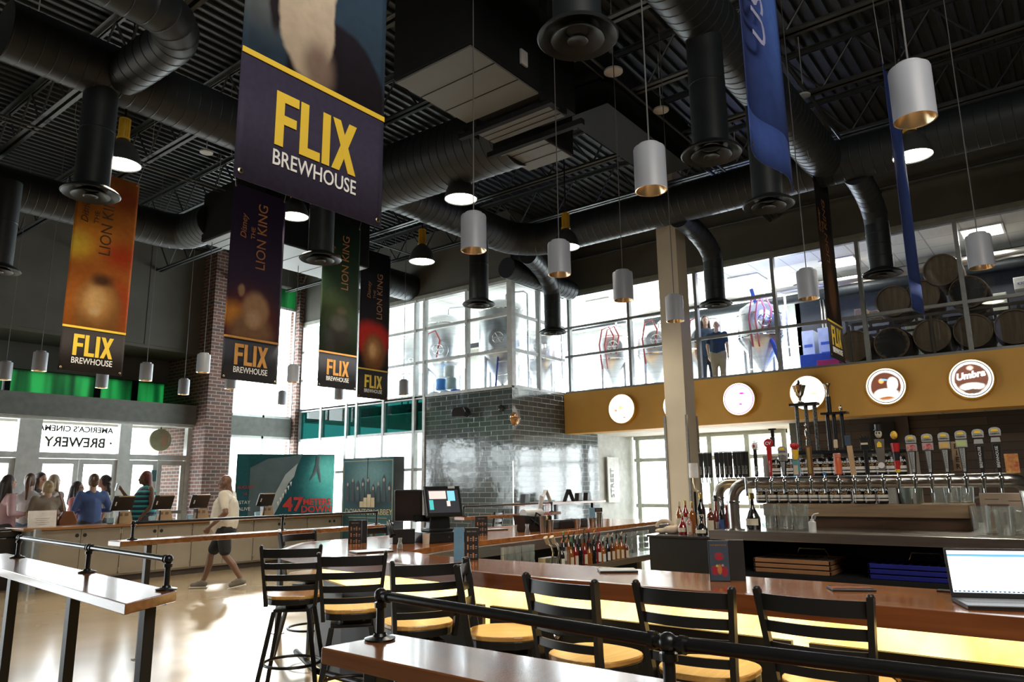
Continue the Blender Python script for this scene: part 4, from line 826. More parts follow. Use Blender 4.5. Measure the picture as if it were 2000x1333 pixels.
g=G(); g.prism([(-.13,0),(.13,0),(.16,.12),(.08,.30),(-.08,.30),(-.14,.12)],-.05,.05,Matrix.Rotation(math.pi/2,4,'X')); g.obj('bag_body',mat('tan_leather',(.22,.07,.02),.4),t,bevel=.02)
G().tube([(-.07,0,.29),(-.10,0,.45),(-.16,.03,.62),(-.2,.08,.66)],.01,6).obj('strap',MATS['tan_leather'],t,smooth=True)
# ================================================================ BAR
BARW=woodmat('glossy_bar_wood',(.19,.055,.012),(.36,.135,.032),.15,'y',.4,1.2); SEATW=woodmat('honey_seat_wood',(.42,.20,.05),(.62,.36,.10),.3,'y',.2,2.5)
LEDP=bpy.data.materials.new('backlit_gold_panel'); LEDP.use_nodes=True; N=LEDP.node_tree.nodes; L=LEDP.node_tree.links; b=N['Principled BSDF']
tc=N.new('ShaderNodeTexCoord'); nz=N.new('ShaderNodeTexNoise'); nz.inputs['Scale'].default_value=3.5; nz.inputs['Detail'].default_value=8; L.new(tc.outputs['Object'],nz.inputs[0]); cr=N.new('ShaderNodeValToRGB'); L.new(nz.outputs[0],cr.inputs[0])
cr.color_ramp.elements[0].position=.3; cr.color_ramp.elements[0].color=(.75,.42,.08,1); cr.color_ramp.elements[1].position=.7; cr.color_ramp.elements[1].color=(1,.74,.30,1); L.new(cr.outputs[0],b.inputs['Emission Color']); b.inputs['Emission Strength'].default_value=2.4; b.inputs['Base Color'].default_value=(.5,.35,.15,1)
t=thing('bar_counter','long glossy wooden bar with backlit gold panel beneath, curving toward the left','bar counter',(3.35,0,0))
o=[(0,-3),(0.02,2.7),(.12,3.8),(.15,4.6),(.42,5.4),(.95,5.85),(6.2,5.85),(6.2,4.72),(1.6,4.50),(.85,4.35),(.68,3.9),(.68,-3)]
G().prism(o,.955,1.0).obj('bar_top',BARW,t,bevel=.004)
g=G(); 
for (a,b_) in zip(o[:7],o[1:7]):
    a=Vector((*a,0));b2=Vector((*b_,0)); d=(b2-a).normalized(); n=Vector((d.y,-d.x,0)); c=(a+b2)/2+n*.022; L_=(b2-a).length+.004; g.bc((c.x,c.y,.96),(L_,.045,.085),(0,0,math.atan2(d.y,d.x)))
g.obj('bar_fascia',woodmat('dark_red_fascia_wood',(.14,.038,.010),(.24,.075,.02),.3,'y',.4),t,bevel=.003)
q=[(.36,-3),(.36,3.9),(.42,4.7),(.62,5.2),(1.1,5.5),(6.0,5.5)]
def wallrun(g,q,z0,z1,th,off=0):
    for a,b_ in zip(q,q[1:]):
        a=Vector((*a,0));b2=Vector((*b_,0)); d=(b2-a).normalized(); n=Vector((-d.y,d.x,0)); c=(a+b2)/2-n*(th/2+off); g.bc((c.x,c.y,(z0+z1)/2),((b2-a).length,th,z1-z0),(0,0,math.atan2(d.y,d.x)))
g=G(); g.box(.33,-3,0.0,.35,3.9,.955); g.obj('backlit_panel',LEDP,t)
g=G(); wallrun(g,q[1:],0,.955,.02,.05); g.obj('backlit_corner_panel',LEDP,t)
PAN=mat('black_bar_panel',(.012,.014,.015),.5)
ys=[-3,-.9,-.82,1.12,1.20,3.03,3.09,3.9]
g=G()
for a,b_ in ((-3,-.9),(-.82,1.12),(1.20,3.03),(3.09,3.9)): g.box(.29,a,.1,.32,b_,.77)
g.obj('black_panel',PAN,t)
g=G()
a=Vector((.36,3.9));pts=[(.33,3.93),(.38,4.55),(.47,4.8),(.60,5.15),(1.1,5.46),(6.0,5.46)]
wallrun(g,pts,.1,.77,.03,.0); g.obj('black_corner_panel',PAN,t)
G().box(.36,-3,0,.62,3.9,.955).obj('bar_carcass',BLACKM,t); G().prism([(.62,5.0),(1.2,5.4),(6.0,5.4),(6.0,5.1),(1.3,5.0)],0,.955).obj('bar_carcass',BLACKM,t)
for y in (-1.9,-.3,.75,1.9,2.5,3.5):
    G().lathe([(.012,0),(.012,.03),(.02,.035),(.02,.045),(0,.05)],(.29,y,.66),14,(-1,0,0)).obj('coat_hook',CHROME,t,smooth=True)
G().tube([(.12,-3,.2),(.14,3.7,.2),(.2,4.6,.2),(.5,5.25,.2)],.022,12).obj('foot_rail',CHAIRB,t,smooth=True)
g=G(); 
g.box(.68,4.3,.86,.72,-3,.955); g.prism([(.72,4.12),(.88,4.28),(1.6,4.42),(6.2,4.64),(6.2,4.72),(1.6,4.50),(.85,4.35),(.68,3.95)],.86,.955); g.obj('steel_edge',STAIN,t)
for y in (-.2,1.15,2.4,3.5): spot('under_bar_led',(3.52,y,.93),3.0,(1,.72,.32),160,.05)
# ---- stools
def stool(label,loc,rz,first=[None]):
    if first[0]: return dup(first[0],loc,rz,label=label)
    t=thing('bar_stool',label,'bar stool',loc,rz,'ladder-back bar stools along the bar')   # back at local -Y, sitter faces +Y
    n=28; P=[]
    for i in range(n):
        a=2*math.pi*i/n; x=math.copysign(abs(math.cos(a))**.75,math.cos(a))*.205; y=math.copysign(abs(math.sin(a))**.75,math.sin(a))*.20
        P.append((x*(1+.06*(y/.2)),y))
    G().prism(P,.700,.725).obj('seat',SEATW,t,bevel=.006)
    G().prism([(x*.985,y*.985) for x,y in P],.66,.70).obj('seat_frame',CHAIRB,t,bevel=.004)
    g=G(); g.cyl((0,0,.62),(0,0,.66),.09,n=20); g.prism([(-.13,-.13),(.13,-.13),(.13,.13),(-.13,.13)],.605,.625); g.obj('swivel_plate',CHAIRB,t,bevel=.003)
    for sx in(-1,1):
        for sy in(-1,1):
            a=Vector((sx*.125,sy*.125,.61)); b_=Vector((sx*.225,sy*.225,0)); g=G(); d=(b_-a); m=(a+b_)/2
            u=Vector((1,0,0)); vs=[]
            for p in (a,b_):
                for ax,ay in((-1,-1),(1,-1),(1,1),(-1,1)): vs.append(p+Vector((ax*.015,ay*.015,0)))
            g.add(vs,[(0,1,2,3),(7,6,5,4),(0,4,5,1),(1,5,6,2),(2,6,7,3),(3,7,4,0)]); g.obj('leg',CHAIRB,t,bevel=.003)
    G().tube([(.205*math.cos(q),.205*math.sin(q),.235) for q in [2*math.pi*i/32 for i in range(32)]],.011,8,closed=True).obj('foot_ring',CHAIRB,t,smooth=True)
    for sx in(-1,1):
        g=G(); P2=[(sx*.175,-.165,.655),(sx*.182,-.185,.76),(sx*.195,-.205,.90),(sx*.212,-.235,1.08)]
        for a,b_ in zip(P2,P2[1:]):
            vs=[]
            for p in (a,b_):
                for ax,ay in((-1,-1),(1,-1),(1,1),(-1,1)): vs.append(Vector(p)+Vector((ax*.012,ay*.018,0)))
            g.add(vs,[(0,3,2,1),(4,5,6,7),(0,1,5,4),(1,2,6,5),(2,3,7,6),(3,0,4,7)])
        g.ell((sx*.212,-.235,1.082),(.014,.02,.012)); g.obj('back_post',CHAIRB,t,smooth=True)
    for z,h in ((1.032,.062),(.94,.042),(.858,.042),(.785,.036)):
        f=(z-.655)/.425; hw=.178+.03*f; yb=-.17-.058*f; g=G(); n=10; vs=[]
        for i in range(n+1):
            x=-hw+2*hw*i/n; yy=yb-.035*(1-(x/hw)**2)
            zz=z+.0
            vs+=[(x,yy-.006,zz-h/2),(x,yy+.006,zz-h/2),(x,yy+.006,zz+h/2),(x,yy-.006,zz+h/2)]
        fs=[(0,1,2,3),(n*4+3,n*4+2,n*4+1,n*4)]
        for i in range(n):
            for j in range(4): a=i*4+j;b2=i*4+(j+1)%4; fs.append((a,a+4,b2+4,b2))
        g.add(vs,fs); g.obj('back_slat',CHAIRB,t,smooth=True)
    first[0]=t; return t
def stool_back(p,q,label,off=.12):     # from the two back-post tops seen in the photograph
    a=onZ(*p,1.08);b=onZ(*q,1.08); m=(a+b)/2; d=(b-a); d.z=0; d.normalize(); n=Vector((-d.y,d.x,0)); c=m+n*.235; rz=math.atan2(d.y,d.x)
    return stool(label,(c.x,c.y,0),rz)
stool_back((519,1069),(619,1067),'tall ladder-back bar stool at the left corner of the bar, wood seat shining white')
stool_back((635,1083),(742,1080),'ladder-back bar stool second from the left along the near side of the bar')
stool_back((777,1100),(896,1094),'ladder-back bar stool third from the left, in front of the curved bar corner')
stool_back((911,1092),(892,1108),'bar stool turned sideways, its back seen edge-on beside the blue-sided menu')
stool_back((1035,1124),(1152,1137),'ladder-back bar stool in front of the folded white menu on the bar')
stool_back((1260,1140),(1408,1151),'ladder-back bar stool under the tall cocktail menu card')
stool_back((1497,1152),(1678,1166),'rightmost ladder-back bar stool, in front of the dark flat menu')
p=onZ(568,1046,1.06); stool('bar stool beyond the left end of the bar, only its back and ring showing',(p.x+.12,p.y-.2,0),math.radians(185))
p=onZ(745,1034,1.06); stool('bar stool on the far side of the bar behind the desk phone',(p.x,p.y-.05,0),math.radians(178))
p=onZ(1180,1003,1.06); stool('far bar stool behind the bottles, against the bright doors',(8.6,6.25,0),math.radians(200))
p=onZ(1080,1000,1.06); stool('far bar stool in front of the tiled wall table',(9.4,7.9,0),math.radians(20))
# ---- menus, laptop, phone and glass on the bar
MBLK=mat('menu_black_card',(.02,.018,.018),.45); MBL=painted('blue_ice_print',(.16,.32,.45),[(.05,.1,.08,.1,(.5,.6,.65),.9),(.0,.2,.06,.06,(.45,.3,.4),.9)],nscale=20,noise=.06)
COP=mat('copper_print',(.55,.22,.06),.5); GRY=mat('pale_print',(.42,.40,.38),.6)
def menu_tent(label,loc,rz,w=.105,h=.225,side=None,kind='list'):
    t=thing('menu_holder',label,'menu',loc,rz); B(-w/2,-.012,0,w/2,.012,h).obj('card_panel',MBLK,t,bevel=.003)
    if side: B(-w/2-.075,-.012,0,-w/2-.004,.0,h+.003).obj('angled_panel',side,t)
    XT=lambda x,z: Matrix.Translation((x,-.0125,z))@Matrix.Rotation(math.pi/2,4,'X')
    if kind=='list':
        g=G(); g.text('BEER MENU',.013,XT(0,h-.03),.0005); 
        for r in range(3):
            for c in range(2): g.box(-w*.12+c*w*.38,-.0135,h-.075-r*.055,w*.02+c*w*.38,-.0125,h-.069-r*.055); g.box(-w*.12+c*w*.38,-.0135,h-.087-r*.055,w*.0+c*w*.38,-.0125,h-.083-r*.055)
        g.obj('printed_words',GRY,t)
        g=G()
        for r in range(3):
            for c in range(2): x=-w*.33+c*w*.40; z=h-.092-r*.055; g.box(x,-.0138,z,x+.011,-.0125,z+.034)
        g.obj('printed_drinks',COP,t)
    return t
p=onZ(693,1062,1.0); menu_tent('black beer menu holder on the bar, leftmost, beside the desk phone',(p.x,p.y,1.0),math.radians(-45),.12,.205)
tag(G().bc((p.x+.09,p.y+.03,1.1),(.12,.02,.2),(0,0,math.radians(-45))).obj('menu_holder',MBLK,bevel=.003),'plain black menu holder standing just behind the leftmost beer menu','menu')
p=onZ(921,1094,1.0); menu_tent('black beer menu holder with an icy blue side panel on the near bar',(p.x,p.y,1.0),math.radians(-48),.095,.215,MBL)
p=onZ(918,1036,1.0); menu_tent('small black beer menu holder on the far counter behind the blue-sided one',(5.9,5.02,1.0),math.radians(-50),.13,.19)
p=onZ(1407,1136,1.0); t=menu_tent('tall slate cocktail menu card with red sugar-skull-like print on the bar',(p.x,p.y,1.0),math.radians(-64),.105,.205,None,'none')
B(.04,.02,0,.13,.045,.205).obj('second_panel',MBLK,t); 
C1=painted('cocktail_card_print',(.045,.065,.09),[(.0,.125,.028,.024,(.35,.02,.03),.4),(-.012,.128,.008,.006,(.05,.08,.10),.5),(.012,.128,.008,.006,(.05,.08,.10),.5),(-.024,.055,.02,.028,(.30,.02,.035),.4),(.024,.05,.02,.03,(.30,.02,.035),.4),(.0,.06,.014,.03,(.45,.16,.04),.4),(-.012,.078,.008,.008,(.45,.42,.08),.5),(.016,.08,.008,.008,(.5,.25,.2),.5)],noise=.008,nscale=40)
B(-.048,-.0135,.004,.048,-.0125,.201).obj('printed_face',C1,t); g=G(); g.text('FLIX BREWHOUSE',.010,Matrix.Translation((0,-.0145,.178))@Matrix.Rotation(math.pi/2,4,'X'),.0005); g.obj('printed_words',COP,t)
def flatmenu(label,px,py,rz,w,d,m,z=1.0):
    p=onZ(px,py,z); t=thing('folded_menu',label,'menu',(p.x,p.y,z),math.radians(rz)); B(-w/2,-d/2,.001,w/2,d/2,.012).obj('cover',MBLK,t,bevel=.003); B(-w/2+.006,-d/2+.006,.0121,w/2-.006,d/2-.006,.0128).obj('page',m,t); return t
flatmenu('black-edged menu lying on the bar, shining white, near the middle',1206,1117,-52+90,.15,.22,mat('glossy_white_page',(.7,.72,.74),.12))
p6=painted('dark_food_print',(.03,.03,.03),[(.0,0,.05,.5,(.30,.09,.03),.8)],noise=.1,nscale=30)
flatmenu('dark glossy menu with reddish food picture lying on the right of the bar',1662,1153,-62+90,.13,.19,p6)
flatmenu('white papers on a black clipboard lying on the left of the bar',725,1079,-20,.30,.2,mat('white_paper',(.8,.8,.8),.4))
t=thing('laptop','open laptop with bright white screen at the right end of the bar','laptop',(3.62,.335,1.0),math.radians(-90+22))
B(-.16,-.11,.001,.16,.11,.018).obj('keyboard_base',BLKPL,t,bevel=.003)
M=Matrix.Translation((0,.105,.018))@Matrix.Rotation(math.radians(-12),4,'X')
def bxM(g,x0,y0,z0,x1,y1,z1):
    s=G().box(x0,y0,z0,x1,y1,z1); g.add([M@Vector(v) for v in s.v],s.f)
g=G(); bxM(g,-.16,0,0,.16,.008,.20); d=g.obj('lid',BLKPL,t,bevel=.002)
g=G(); bxM(g,-.15,-.001,.02,.15,0,.19); s_=g.obj('screen',emat('laptop_white_screen',(.86,.93,1),1.25),d)
g=G(); bxM(g,-.15,-.0015,.166,.15,-.001,.176); g.obj('screen_toolbar',emat('screen_blue',(.12,.38,.6),.8),d)
g=G(); random.seed(5)
for k in range(18): bxM(g,-.146+k*.0165,-.0015,.022,-.137+k*.0165,-.001,.028)
g.obj('taskbar_icons',emat('screen_icons',(.05,.16,.3),.6),d)
B(-.14,-.02,.0182,.14,.09,.0186).obj('keys',mat('grey_keys',(.05,.05,.05),.4),t)
a=onZ(1860,1168,1.0); tag(G().tube([a+Vector((0,0,.005)),a+Vector((.05,-.06,.006)),a+Vector((.0,-.12,.03)),a+Vector((.05,-.16,.05)),a+Vector((.12,-.18,.01))],.004,6).obj('power_cable',BLKPL,smooth=True),'thin black cable coiled on the bar beside the laptop','cable')
tag(B(3.93,.42,1.0,3.98,.62,1.008).obj('pen_case',BLKPL,bevel=.002),'slim black case lying on the bar edge left of the laptop','case')
# glass carafe
p=onZ(781,1074,1.0)
tag(G().lathe([(0,.002),(.022,.002),(.026,.01),(.024,.03),(.014,.06),(.012,.07),(.018,.092),(.017,.092),(.011,.07),(.012,.06),(.022,.03),(.023,.012),(0,.008)],p,20).obj('carafe',GLASS2,smooth=True),'small clear glass carafe on the bar before the desk phone','carafe')
# desk phone
p=onZ(765,1055,1.0); t=thing('desk_phone','black desk phone with handset at the curved corner of the bar','telephone',(4.75,4.98,1.0),math.radians(-35))
g=G(); g.prism([(-.09,0),(.09,0),(.09,.025),(-.09,.13)],-.1,.1,Matrix.Rotation(math.pi/2,4,'Z')@Matrix.Rotation(math.pi/2,4,'X')); g.obj('phone_base',BLKPL,t,bevel=.006)
g=G(); g.tube([(-.10,-.09,.07),(-.12,-.04,.15),(-.12,.03,.19),(-.10,.08,.17)],[.03,.02,.02,.03],12); g.obj('handset',BLKPL,t,smooth=True)
g=G(); g.bc((.03,.05,.105),(.07,.035,.008),(math.radians(30),0,0)); g.obj('display',emat('phone_display',(.6,.65,.7),.6),t)
g=G()
for i in range(3):
    for j in range(4): g.bc((-.0+i*.028,-.06+j*.022,.050+j*.0125),(.018,.013,.008),(math.radians(30),0,0))
g.obj('keypad',mat('grey_keys',(.05,.05,.05),.4),t)
# bar sales terminal on its cash drawer
t=thing('cash_drawer','black cash drawer under the bar sales terminal','cash drawer',(5.05,4.83,1.0),math.radians(-22))
B(-.2,-.2,0,.2,.2,.09).obj('drawer_box',BLKPL,t,bevel=.004); B(-.19,-.205,.012,.19,-.2,.078).obj('drawer_front',mat('black_gloss_plastic',(.02,.02,.02),.2),t); G().cyl((.03,-.205,.045),(.03,-.212,.045),.01).obj('lock',CHROME,t)
t=thing('sales_terminal','black sales terminal with lit touch screen on a cash drawer on the bar','sales terminal',(5.05,4.83,1.09),math.radians(-22))
B(-.12,-.09,0,.12,.12,.03).obj('base',BLKPL,t,bevel=.01)
g=G(); g.prism([(-.11,0),(.11,0),(.08,.28),(-.08,.28)],-.04,.06,Matrix.Rotation(math.pi/2,4,'X')); g.obj('stand',BLKPL,t,bevel=.01)
g=G(); g.bc((.02,-.07,.27),(.37,.035,.29),(math.radians(-18),0,0)); m_=g.obj('monitor',BLKPL,t,bevel=.01)
R=Euler((math.radians(-18),0,0)).to_matrix()
def scr(x0,z0,x1,z1,m,n,e=0):
    g=G(); c=Vector((.02,-.07,.27))+R@Vector(((x0+x1)/2,-.0185-e,(z0+z1)/2)); g.bc(c,(x1-x0,.001,z1-z0),(math.radians(-18),0,0)); g.obj(n,m,m_)
scr(-.155,-.11,.155,.105,emat('screen_dark',(.02,.022,.03),.6),'touch_screen'); scr(-.14,.02,.03,.095,emat('screen_cream',(.62,.56,.52),.9),'key_grid',.001); scr(.045,.0,.12,.095,emat('screen_sky',(.18,.5,.65),1),'blue_field',.001)
scr(-.145,-.08,-.105,.01,emat('screen_teal',(.06,.42,.42),.9),'teal_field',.001); scr(.03,-.05,.065,.0,emat('screen_cream',(.62,.56,.52),.9),'small_field',.001); scr(.06,.118,.13,.14,WHITEP,'sticker',.002)
g=G(); g.bc((-.25,.10,.24),(.26,.03,.29),(math.radians(8),0,math.radians(-30))); g.obj('rear_display',BLKPL,t,bevel=.02)
g=G(); g.bc((-.1,.06,.12),(.22,.05,.06),(0,0,0)); g.obj('rear_arm',BLKPL,t)
tag(G().lathe([(0,0),(.03,0),(.034,.09),(.032,.09),(.028,.004),(0,.004)],onZ(832,1063,1.0),20).obj('paper_cup',mat('cream_cup',(.6,.52,.42),.6),smooth=True),'cream paper cup upside between the desk phone and cash drawer','cup')
# ================================================================ TAP ISLAND
XI=5.4
YX=lambda px,X,py=940: onX(px,py,X).y
t=thing('tap_island','black bar island with a stainless top carrying the beer taps','counter',(XI,0,0))
g=G(); g.box(0,-3,1.115,1.9,2.31,1.15); g.box(-.02,-3,1.085,0,2.33,1.15); g.obj('steel_top',STAIN,t,bevel=.003)
g=G(); g.box(.5,-3,0,1.9,2.31,1.115); g.box(0,2.25,0,.5,2.31,1.115); g.box(0,-3,.82,.5,2.25,.86); g.box(0,-3,0,.02,2.25,.82); g.obj('island_body',BLACKM,t)
t=thing('bottle_cabinet','low black cabinet at the left end of the tap island holding bottles','cabinet',(XI-.02,2.33,0)); B(0,0,0,.7,.50,1.085).obj('cabinet_body',PAN,t,bevel=.004); B(-.01,-.01,1.085,.72,.51,1.10).obj('cabinet_top',mat('dark_steel_top',(.12,.12,.12),.25,.8),t)
# glass racks on the island shelf
def rack(px0,px1,z,m,label,glass):
    y0,y1=YX(px0,XI+.15,1120),YX(px1,XI+.15,1120); yc=(y0+y1)/2; w=abs(y0-y1); t=thing('glass_rack',label,'glass rack',(XI+.25,yc,z),math.radians(-90)); 
    for i in range(3):
        g=G(); zz=i*.035
        for a in ((-w/2,-.2,w/2,-.185),(-w/2,.185,w/2,.2),(-w/2,-.2,-w/2+.015,.2),(w/2-.015,-.2,w/2,.2)): g.box(a[0],a[1],zz,a[2],a[3],zz+.028)
        g.box(-w/2+.01,-.19,zz,w/2-.01,.19,zz+.006)
        g.obj('rack_tier',m,t,bevel=.003)
    g=G()
    if glass:
        random.seed(2)
        for i in range(9):
            for j in range(6): g.lathe([(.0,.0),(.012,0),(.016,.02),(.013,.021),(0,.004)],(-w/2+.04+i*(w-.08)/8,-.16+j*.064,.075),8)
        g.obj('upturned_glasses',GLASS2,t,smooth=True)
    else:
        for i in range(9): g.box(-w/2+.03+i*(w-.06)/8-.003,-.19,.07,-w/2+.03+i*(w-.06)/8+.003,.19,.098)
        g.obj('divider_grid',m,t)
    G().tube([(-w*.1,.12,.1),(-w*.06,.12,.15),(w*.28,.12,.15),(w*.33,.12,.1)],.005,8).obj('wire_handle',CHROME,t,smooth=True)
rack(1483,1632,.862,mat('copper_brown_rack',(.30,.15,.07),.4),'copper-brown tray rack of upturned glasses under the tap island','g')
rack(1703,1866,.862,mat('royal_blue_rack',(.015,.018,.18),.35),'royal blue stacked glass racks under the tap island',None)
# front pipe with elbows
def pipe_tower(label,X,y0,y1,r,zc,both=True):
    t=thing('tap_tower',label,'beer tap tower',(X,(y0+y1)/2,1.15)); h=zc-1.15; e=.13; a=(y0-y1)/2
    P=[(0,a+e,0),(0,a+e,h-e)]+[(0,a+e*math.cos(q),h-e+e*math.sin(q)) for q in [math.pi/2*i/6 for i in range(1,7)]]
    if both: P+=[(e*math.sin(q)*.9,-a-e*0-e*.6*math.sin(q),h-e*(1-math.cos(q))*.5) for q in [math.pi/2*i/6 for i in range(0,7)]]+[(e,-a-e*.7,0)]
    else: P+=[(0,-a,h)]
    G().tube(P,r,20).obj('steel_pipe',STAIN,t,smooth=True)
    g=G(); g.lathe([(r+.03,0),(r+.03,.008),(r+.005,.012)],(0,a+e,0),24); g.lathe([(r,0),(r+.008,.003),(r+.008,.015),(r,.018)],(0,a+e,h-e-.02),24); g.obj('flange_ring',CHROME,t,smooth=True); return t
yl,yr=YX(1462,5.5,945),YX(1972,5.5,945)
pipe_tower('front stainless beer tap pipe with curved ends on the island',5.5,yl,yr,.043,1.497)
pipe_tower('rear stainless beer tap pipe partly hidden behind the front one',6.95,2.75,1.5,.05,1.497,False)
def plate(px,py0,py1,X,w,pts=None): pass
FX=5.445
BOARD=mat('black_handle',(.015,.015,.015),.35); WP_=mat('pale_handle_plate',(.36,.37,.36),.5); CRM=mat('cream_print',(.6,.52,.38),.5)
def tap(px,label,kind,top=868,**k):
    y=YX(px,FX,945); t=thing('beer_tap',label,'beer tap',(FX,y,1.497),math.radians(-90),'beer taps along the front pipe')
    g=G(); g.cyl((0,.02,.0),(0,-.045,.0),.014,n=14); g.cyl((0,-.045,.012),(0,-.06,-.05),.013,.009,n=14); g.cyl((0,-.06,-.05),(0,-.062,-.075),.008,n=12); g.ell((0,-.042,.01),(.018,.018,.02)); g.cyl((0,-.042,.01),(0,-.042,.05),.006,n=10); g.obj('faucet',CHROME,t,smooth=True)
    H=(945-top)/1420*4.95+.0
    O=Vector((0,-.042,.045)); XT=lambda x,z,y=-.012: Matrix.Translation((x,-.042+y,z))@Matrix.Rotation(math.pi/2,4,'X')
    def board(pts,m,n='handle',th=.02): return G().prism(pts,-th/2,th/2,XT(0,0,0)).obj(n,m,t,bevel=.002)
    if kind in('white','black'):
        base=BOARD; board([(-.011,.045),(.011,.045),(.022,H-.10),(-.022,H-.10)],base)
        if kind=='white': g=G(); g.prism([(-.007,.055),(.007,.055),(.015,H-.11),(-.015,H-.11)],0,.002,XT(0,0)); g.obj('pale_inset',WP_,t); fm=GRYD
        else: fm=WHITET
        g=G(); g.text('BREWHOUSE',.022,XT(.006,.075,-.0145)@Matrix.Rotation(math.pi/2,4,'Z'),.0005,'LEFT'); g.obj('vertical_letters',fm,t)
        lab=k.get('lab')
        if lab: g=G(); g.prism([(-.031,H-.105),(.031,H-.105),(.031,H-.058),(-.031,H-.058)],-.012,.010,XT(0,0,-.002)); f=g.obj('label_frame',WP_,t,bevel=.002); g=G(); g.prism([(-.026,H-.099),(.026,H-.099),(.026,H-.064),(-.026,H-.064)],.0,.001,XT(0,0,-.013)); g.obj('label_face',lab,f)
        else: g=G(); g.text('**',.045,XT(0,H-.10),.001); g.prism([(-.026,H-.09),(.026,H-.09),(.022,H-.062),(-.022,H-.062)],0,.003,XT(0,0)); g.obj('white_badge',WP_,t)
        g=G(); P=[(-.03,H-.052),(.03,H-.052),(.032,H-.022)]+[(.03*math.cos(q),H-.015+.016*math.sin(q)) for q in [math.pi*i/8 for i in range(9)]]+[(-.032,H-.022)]; g.prism(P,-.01,.01,XT(0,0,0)); c=g.obj('arched_crest',WP_,t,bevel=.002)
        g=G(); g.prism([(-.02,H-.026),(.02,H-.026),(.014,H-.010),(-.014,H-.010)],0,.0015,XT(0,0,-.0115)); g.obj('yellow_field',GOLDT,c); g=G(); g.text('CINEMA',.014,XT(0,H-.043,-.0125),.0005); g.obj('crest_letters',BOARD,c)
    elif kind=='round':
        board([(-.007,.045),(.007,.045),(.018,H-.06),(-.018,H-.06)],REDH); G().lathe([(0,-.012),(.032,-.012),(.034,0),(.032,.012),(0,.012)],(0,-.042,H-.03),28,(0,-1,0)).obj('round_head',REDH,t,smooth=True)
        g=G(); g.text('CV',.032,XT(0,H-.041,-.0135),.001,off=.0008); g.text('Crimson Ale',.016,XT(.004,.075,-.0115)@Matrix.Rotation(math.pi/2,4,'Z'),.0006,'LEFT'); g.obj('white_letters',WHITET,t)
    elif kind=='spiky':
        board([(-.010,.045),(.012,.045),(.012,H-.06),(-.010,H-.06)],BOARD); g=G(); g.ell((0,-.042,H-.035),(.024,.014,.03)); 
        for i in range(5): g.cyl((.015,-.042,H-.06+i*.012),(.034,-.042,H-.062+i*.012),.007,.001,n=6)
        g.lathe([(.012,0),(.012,.006)],(0,-.042,H-.003),12); g.obj('white_head',WHITEP,t,smooth=True); G().ell((0,-.056,H-.035),(.008,.004,.012)).obj('red_drop',REDH,t,smooth=True)
        g=G(); g.text('nitro',.03,XT(.010,.06,-.0115)@Matrix.Rotation(math.pi/2,4,'Z'),.0006,'LEFT'); g.obj('white_letters',WHITET,t)
    elif kind=='fist':
        board([(-.022,.045),(.022,.045),(.026,H-.12),(-.024,H-.11)],MAG,'lower_panel'); g=G(); g.prism([(-.016,.055),(.014,.055),(.014,.12),(-.016,.12)],0,.003,XT(0,0)); g.obj('pale_label',CRM,t)
        g=G(); g.cyl((0,-.042,H-.13),(0,-.042,H-.06),.018,.024,n=14); g.obj('yellow_forearm',k['c2'],t,smooth=True)
        g=G(); g.ell((0,-.042,H-.035),(.03,.022,.024)); 
        for i in range(4): g.ell((-.021+.014*i,-.06,H-.03),(.008,.012,.017))
        g.obj('clenched_fist',k['c1'],t,smooth=True)
    elif kind=='yfist':
        for i,(z0,z1,m) in enumerate(((.045,.06,GOLDT),(.06,.105,REDH),(.105,.15,BOARD),(.15,.195,REDH))): G().cyl((0,-.042,z0*H/.26),(0,-.042,z1*H/.26),.012+.0012*i*3,.013+.0012*(i+1)*3,n=16).obj('coloured_band',m,t,smooth=True)
        g=G(); g.ell((0,-.042,H-.03),(.022,.018,.028)); g.ell((.012,-.056,H-.035),(.01,.008,.014)); g.obj('yellow_head',k['c2'],t,smooth=True)
    elif kind=='frame':
        board([(-.018,.045),(.018,.045),(.018,H),(-.018,H)],mat('red_brown_wood',(.16,.05,.02),.5)); g=G(); g.prism([(-.010,.06),(.010,.06),(.010,H-.012),(-.010,H-.012)],0,.003,XT(0,0)); g.obj('olive_inset',mat('olive_gold_inset',(.30,.22,.06),.5),t)
    elif kind=='nub': G().cyl((0,-.042,.045),(0,-.042,.065),.006,.011,n=12).obj('blue_nub',mat('blue_nub',(.02,.14,.5),.3),t,smooth=True)
    elif kind=='orange':
        G().lathe([(.012,.045),(.024,.055),(.026,.13),(.022,.16),(.020,.17)],(0,-.042,0),20).obj('orange_body',mat('orange_red_handle',(.62,.13,.05),.35),t,smooth=True); G().lathe([(.024,.165),(.025,.19),(.018,.195)],(0,-.042,0),20).obj('collar',mat('salmon_collar',(.6,.2,.14),.4),t,smooth=True); G().bc((0,-.042,H-.03),(.026,.02,.06)).obj('beige_paddle',mat('beige_paddle',(.55,.44,.30),.5),t,bevel=.006)
    elif kind=='slate':
        o_=board([(-.018,.045),(.014,.045),(.005,H-.07),(-.028,H-.07)],mat('pale_pine',(.50,.33,.18),.5)); g=G(); g.prism([(-.034,H-.07),(.0,H-.07),(-.003,H),(-.036,H)],-.01,.012,XT(0,0,0)); g.obj('slate_head',mat('slate_blue_head',(.04,.07,.10),.5),t,bevel=.002)
    elif kind=='crown':
        board([(-.012,.045),(.012,.045),(.012,H-.11),(-.012,H-.11)],BOARD); board([(-.026,H-.11),(.026,H-.11),(.026,H-.05),(-.026,H-.05)],BOARD,'dark_block'); g=G(); g.prism([(-.022,H-.075),(.022,H-.075),(.022,H-.062),(-.022,H-.062)],0,.003,XT(0,0)); g.obj('tan_band',CRM,t)
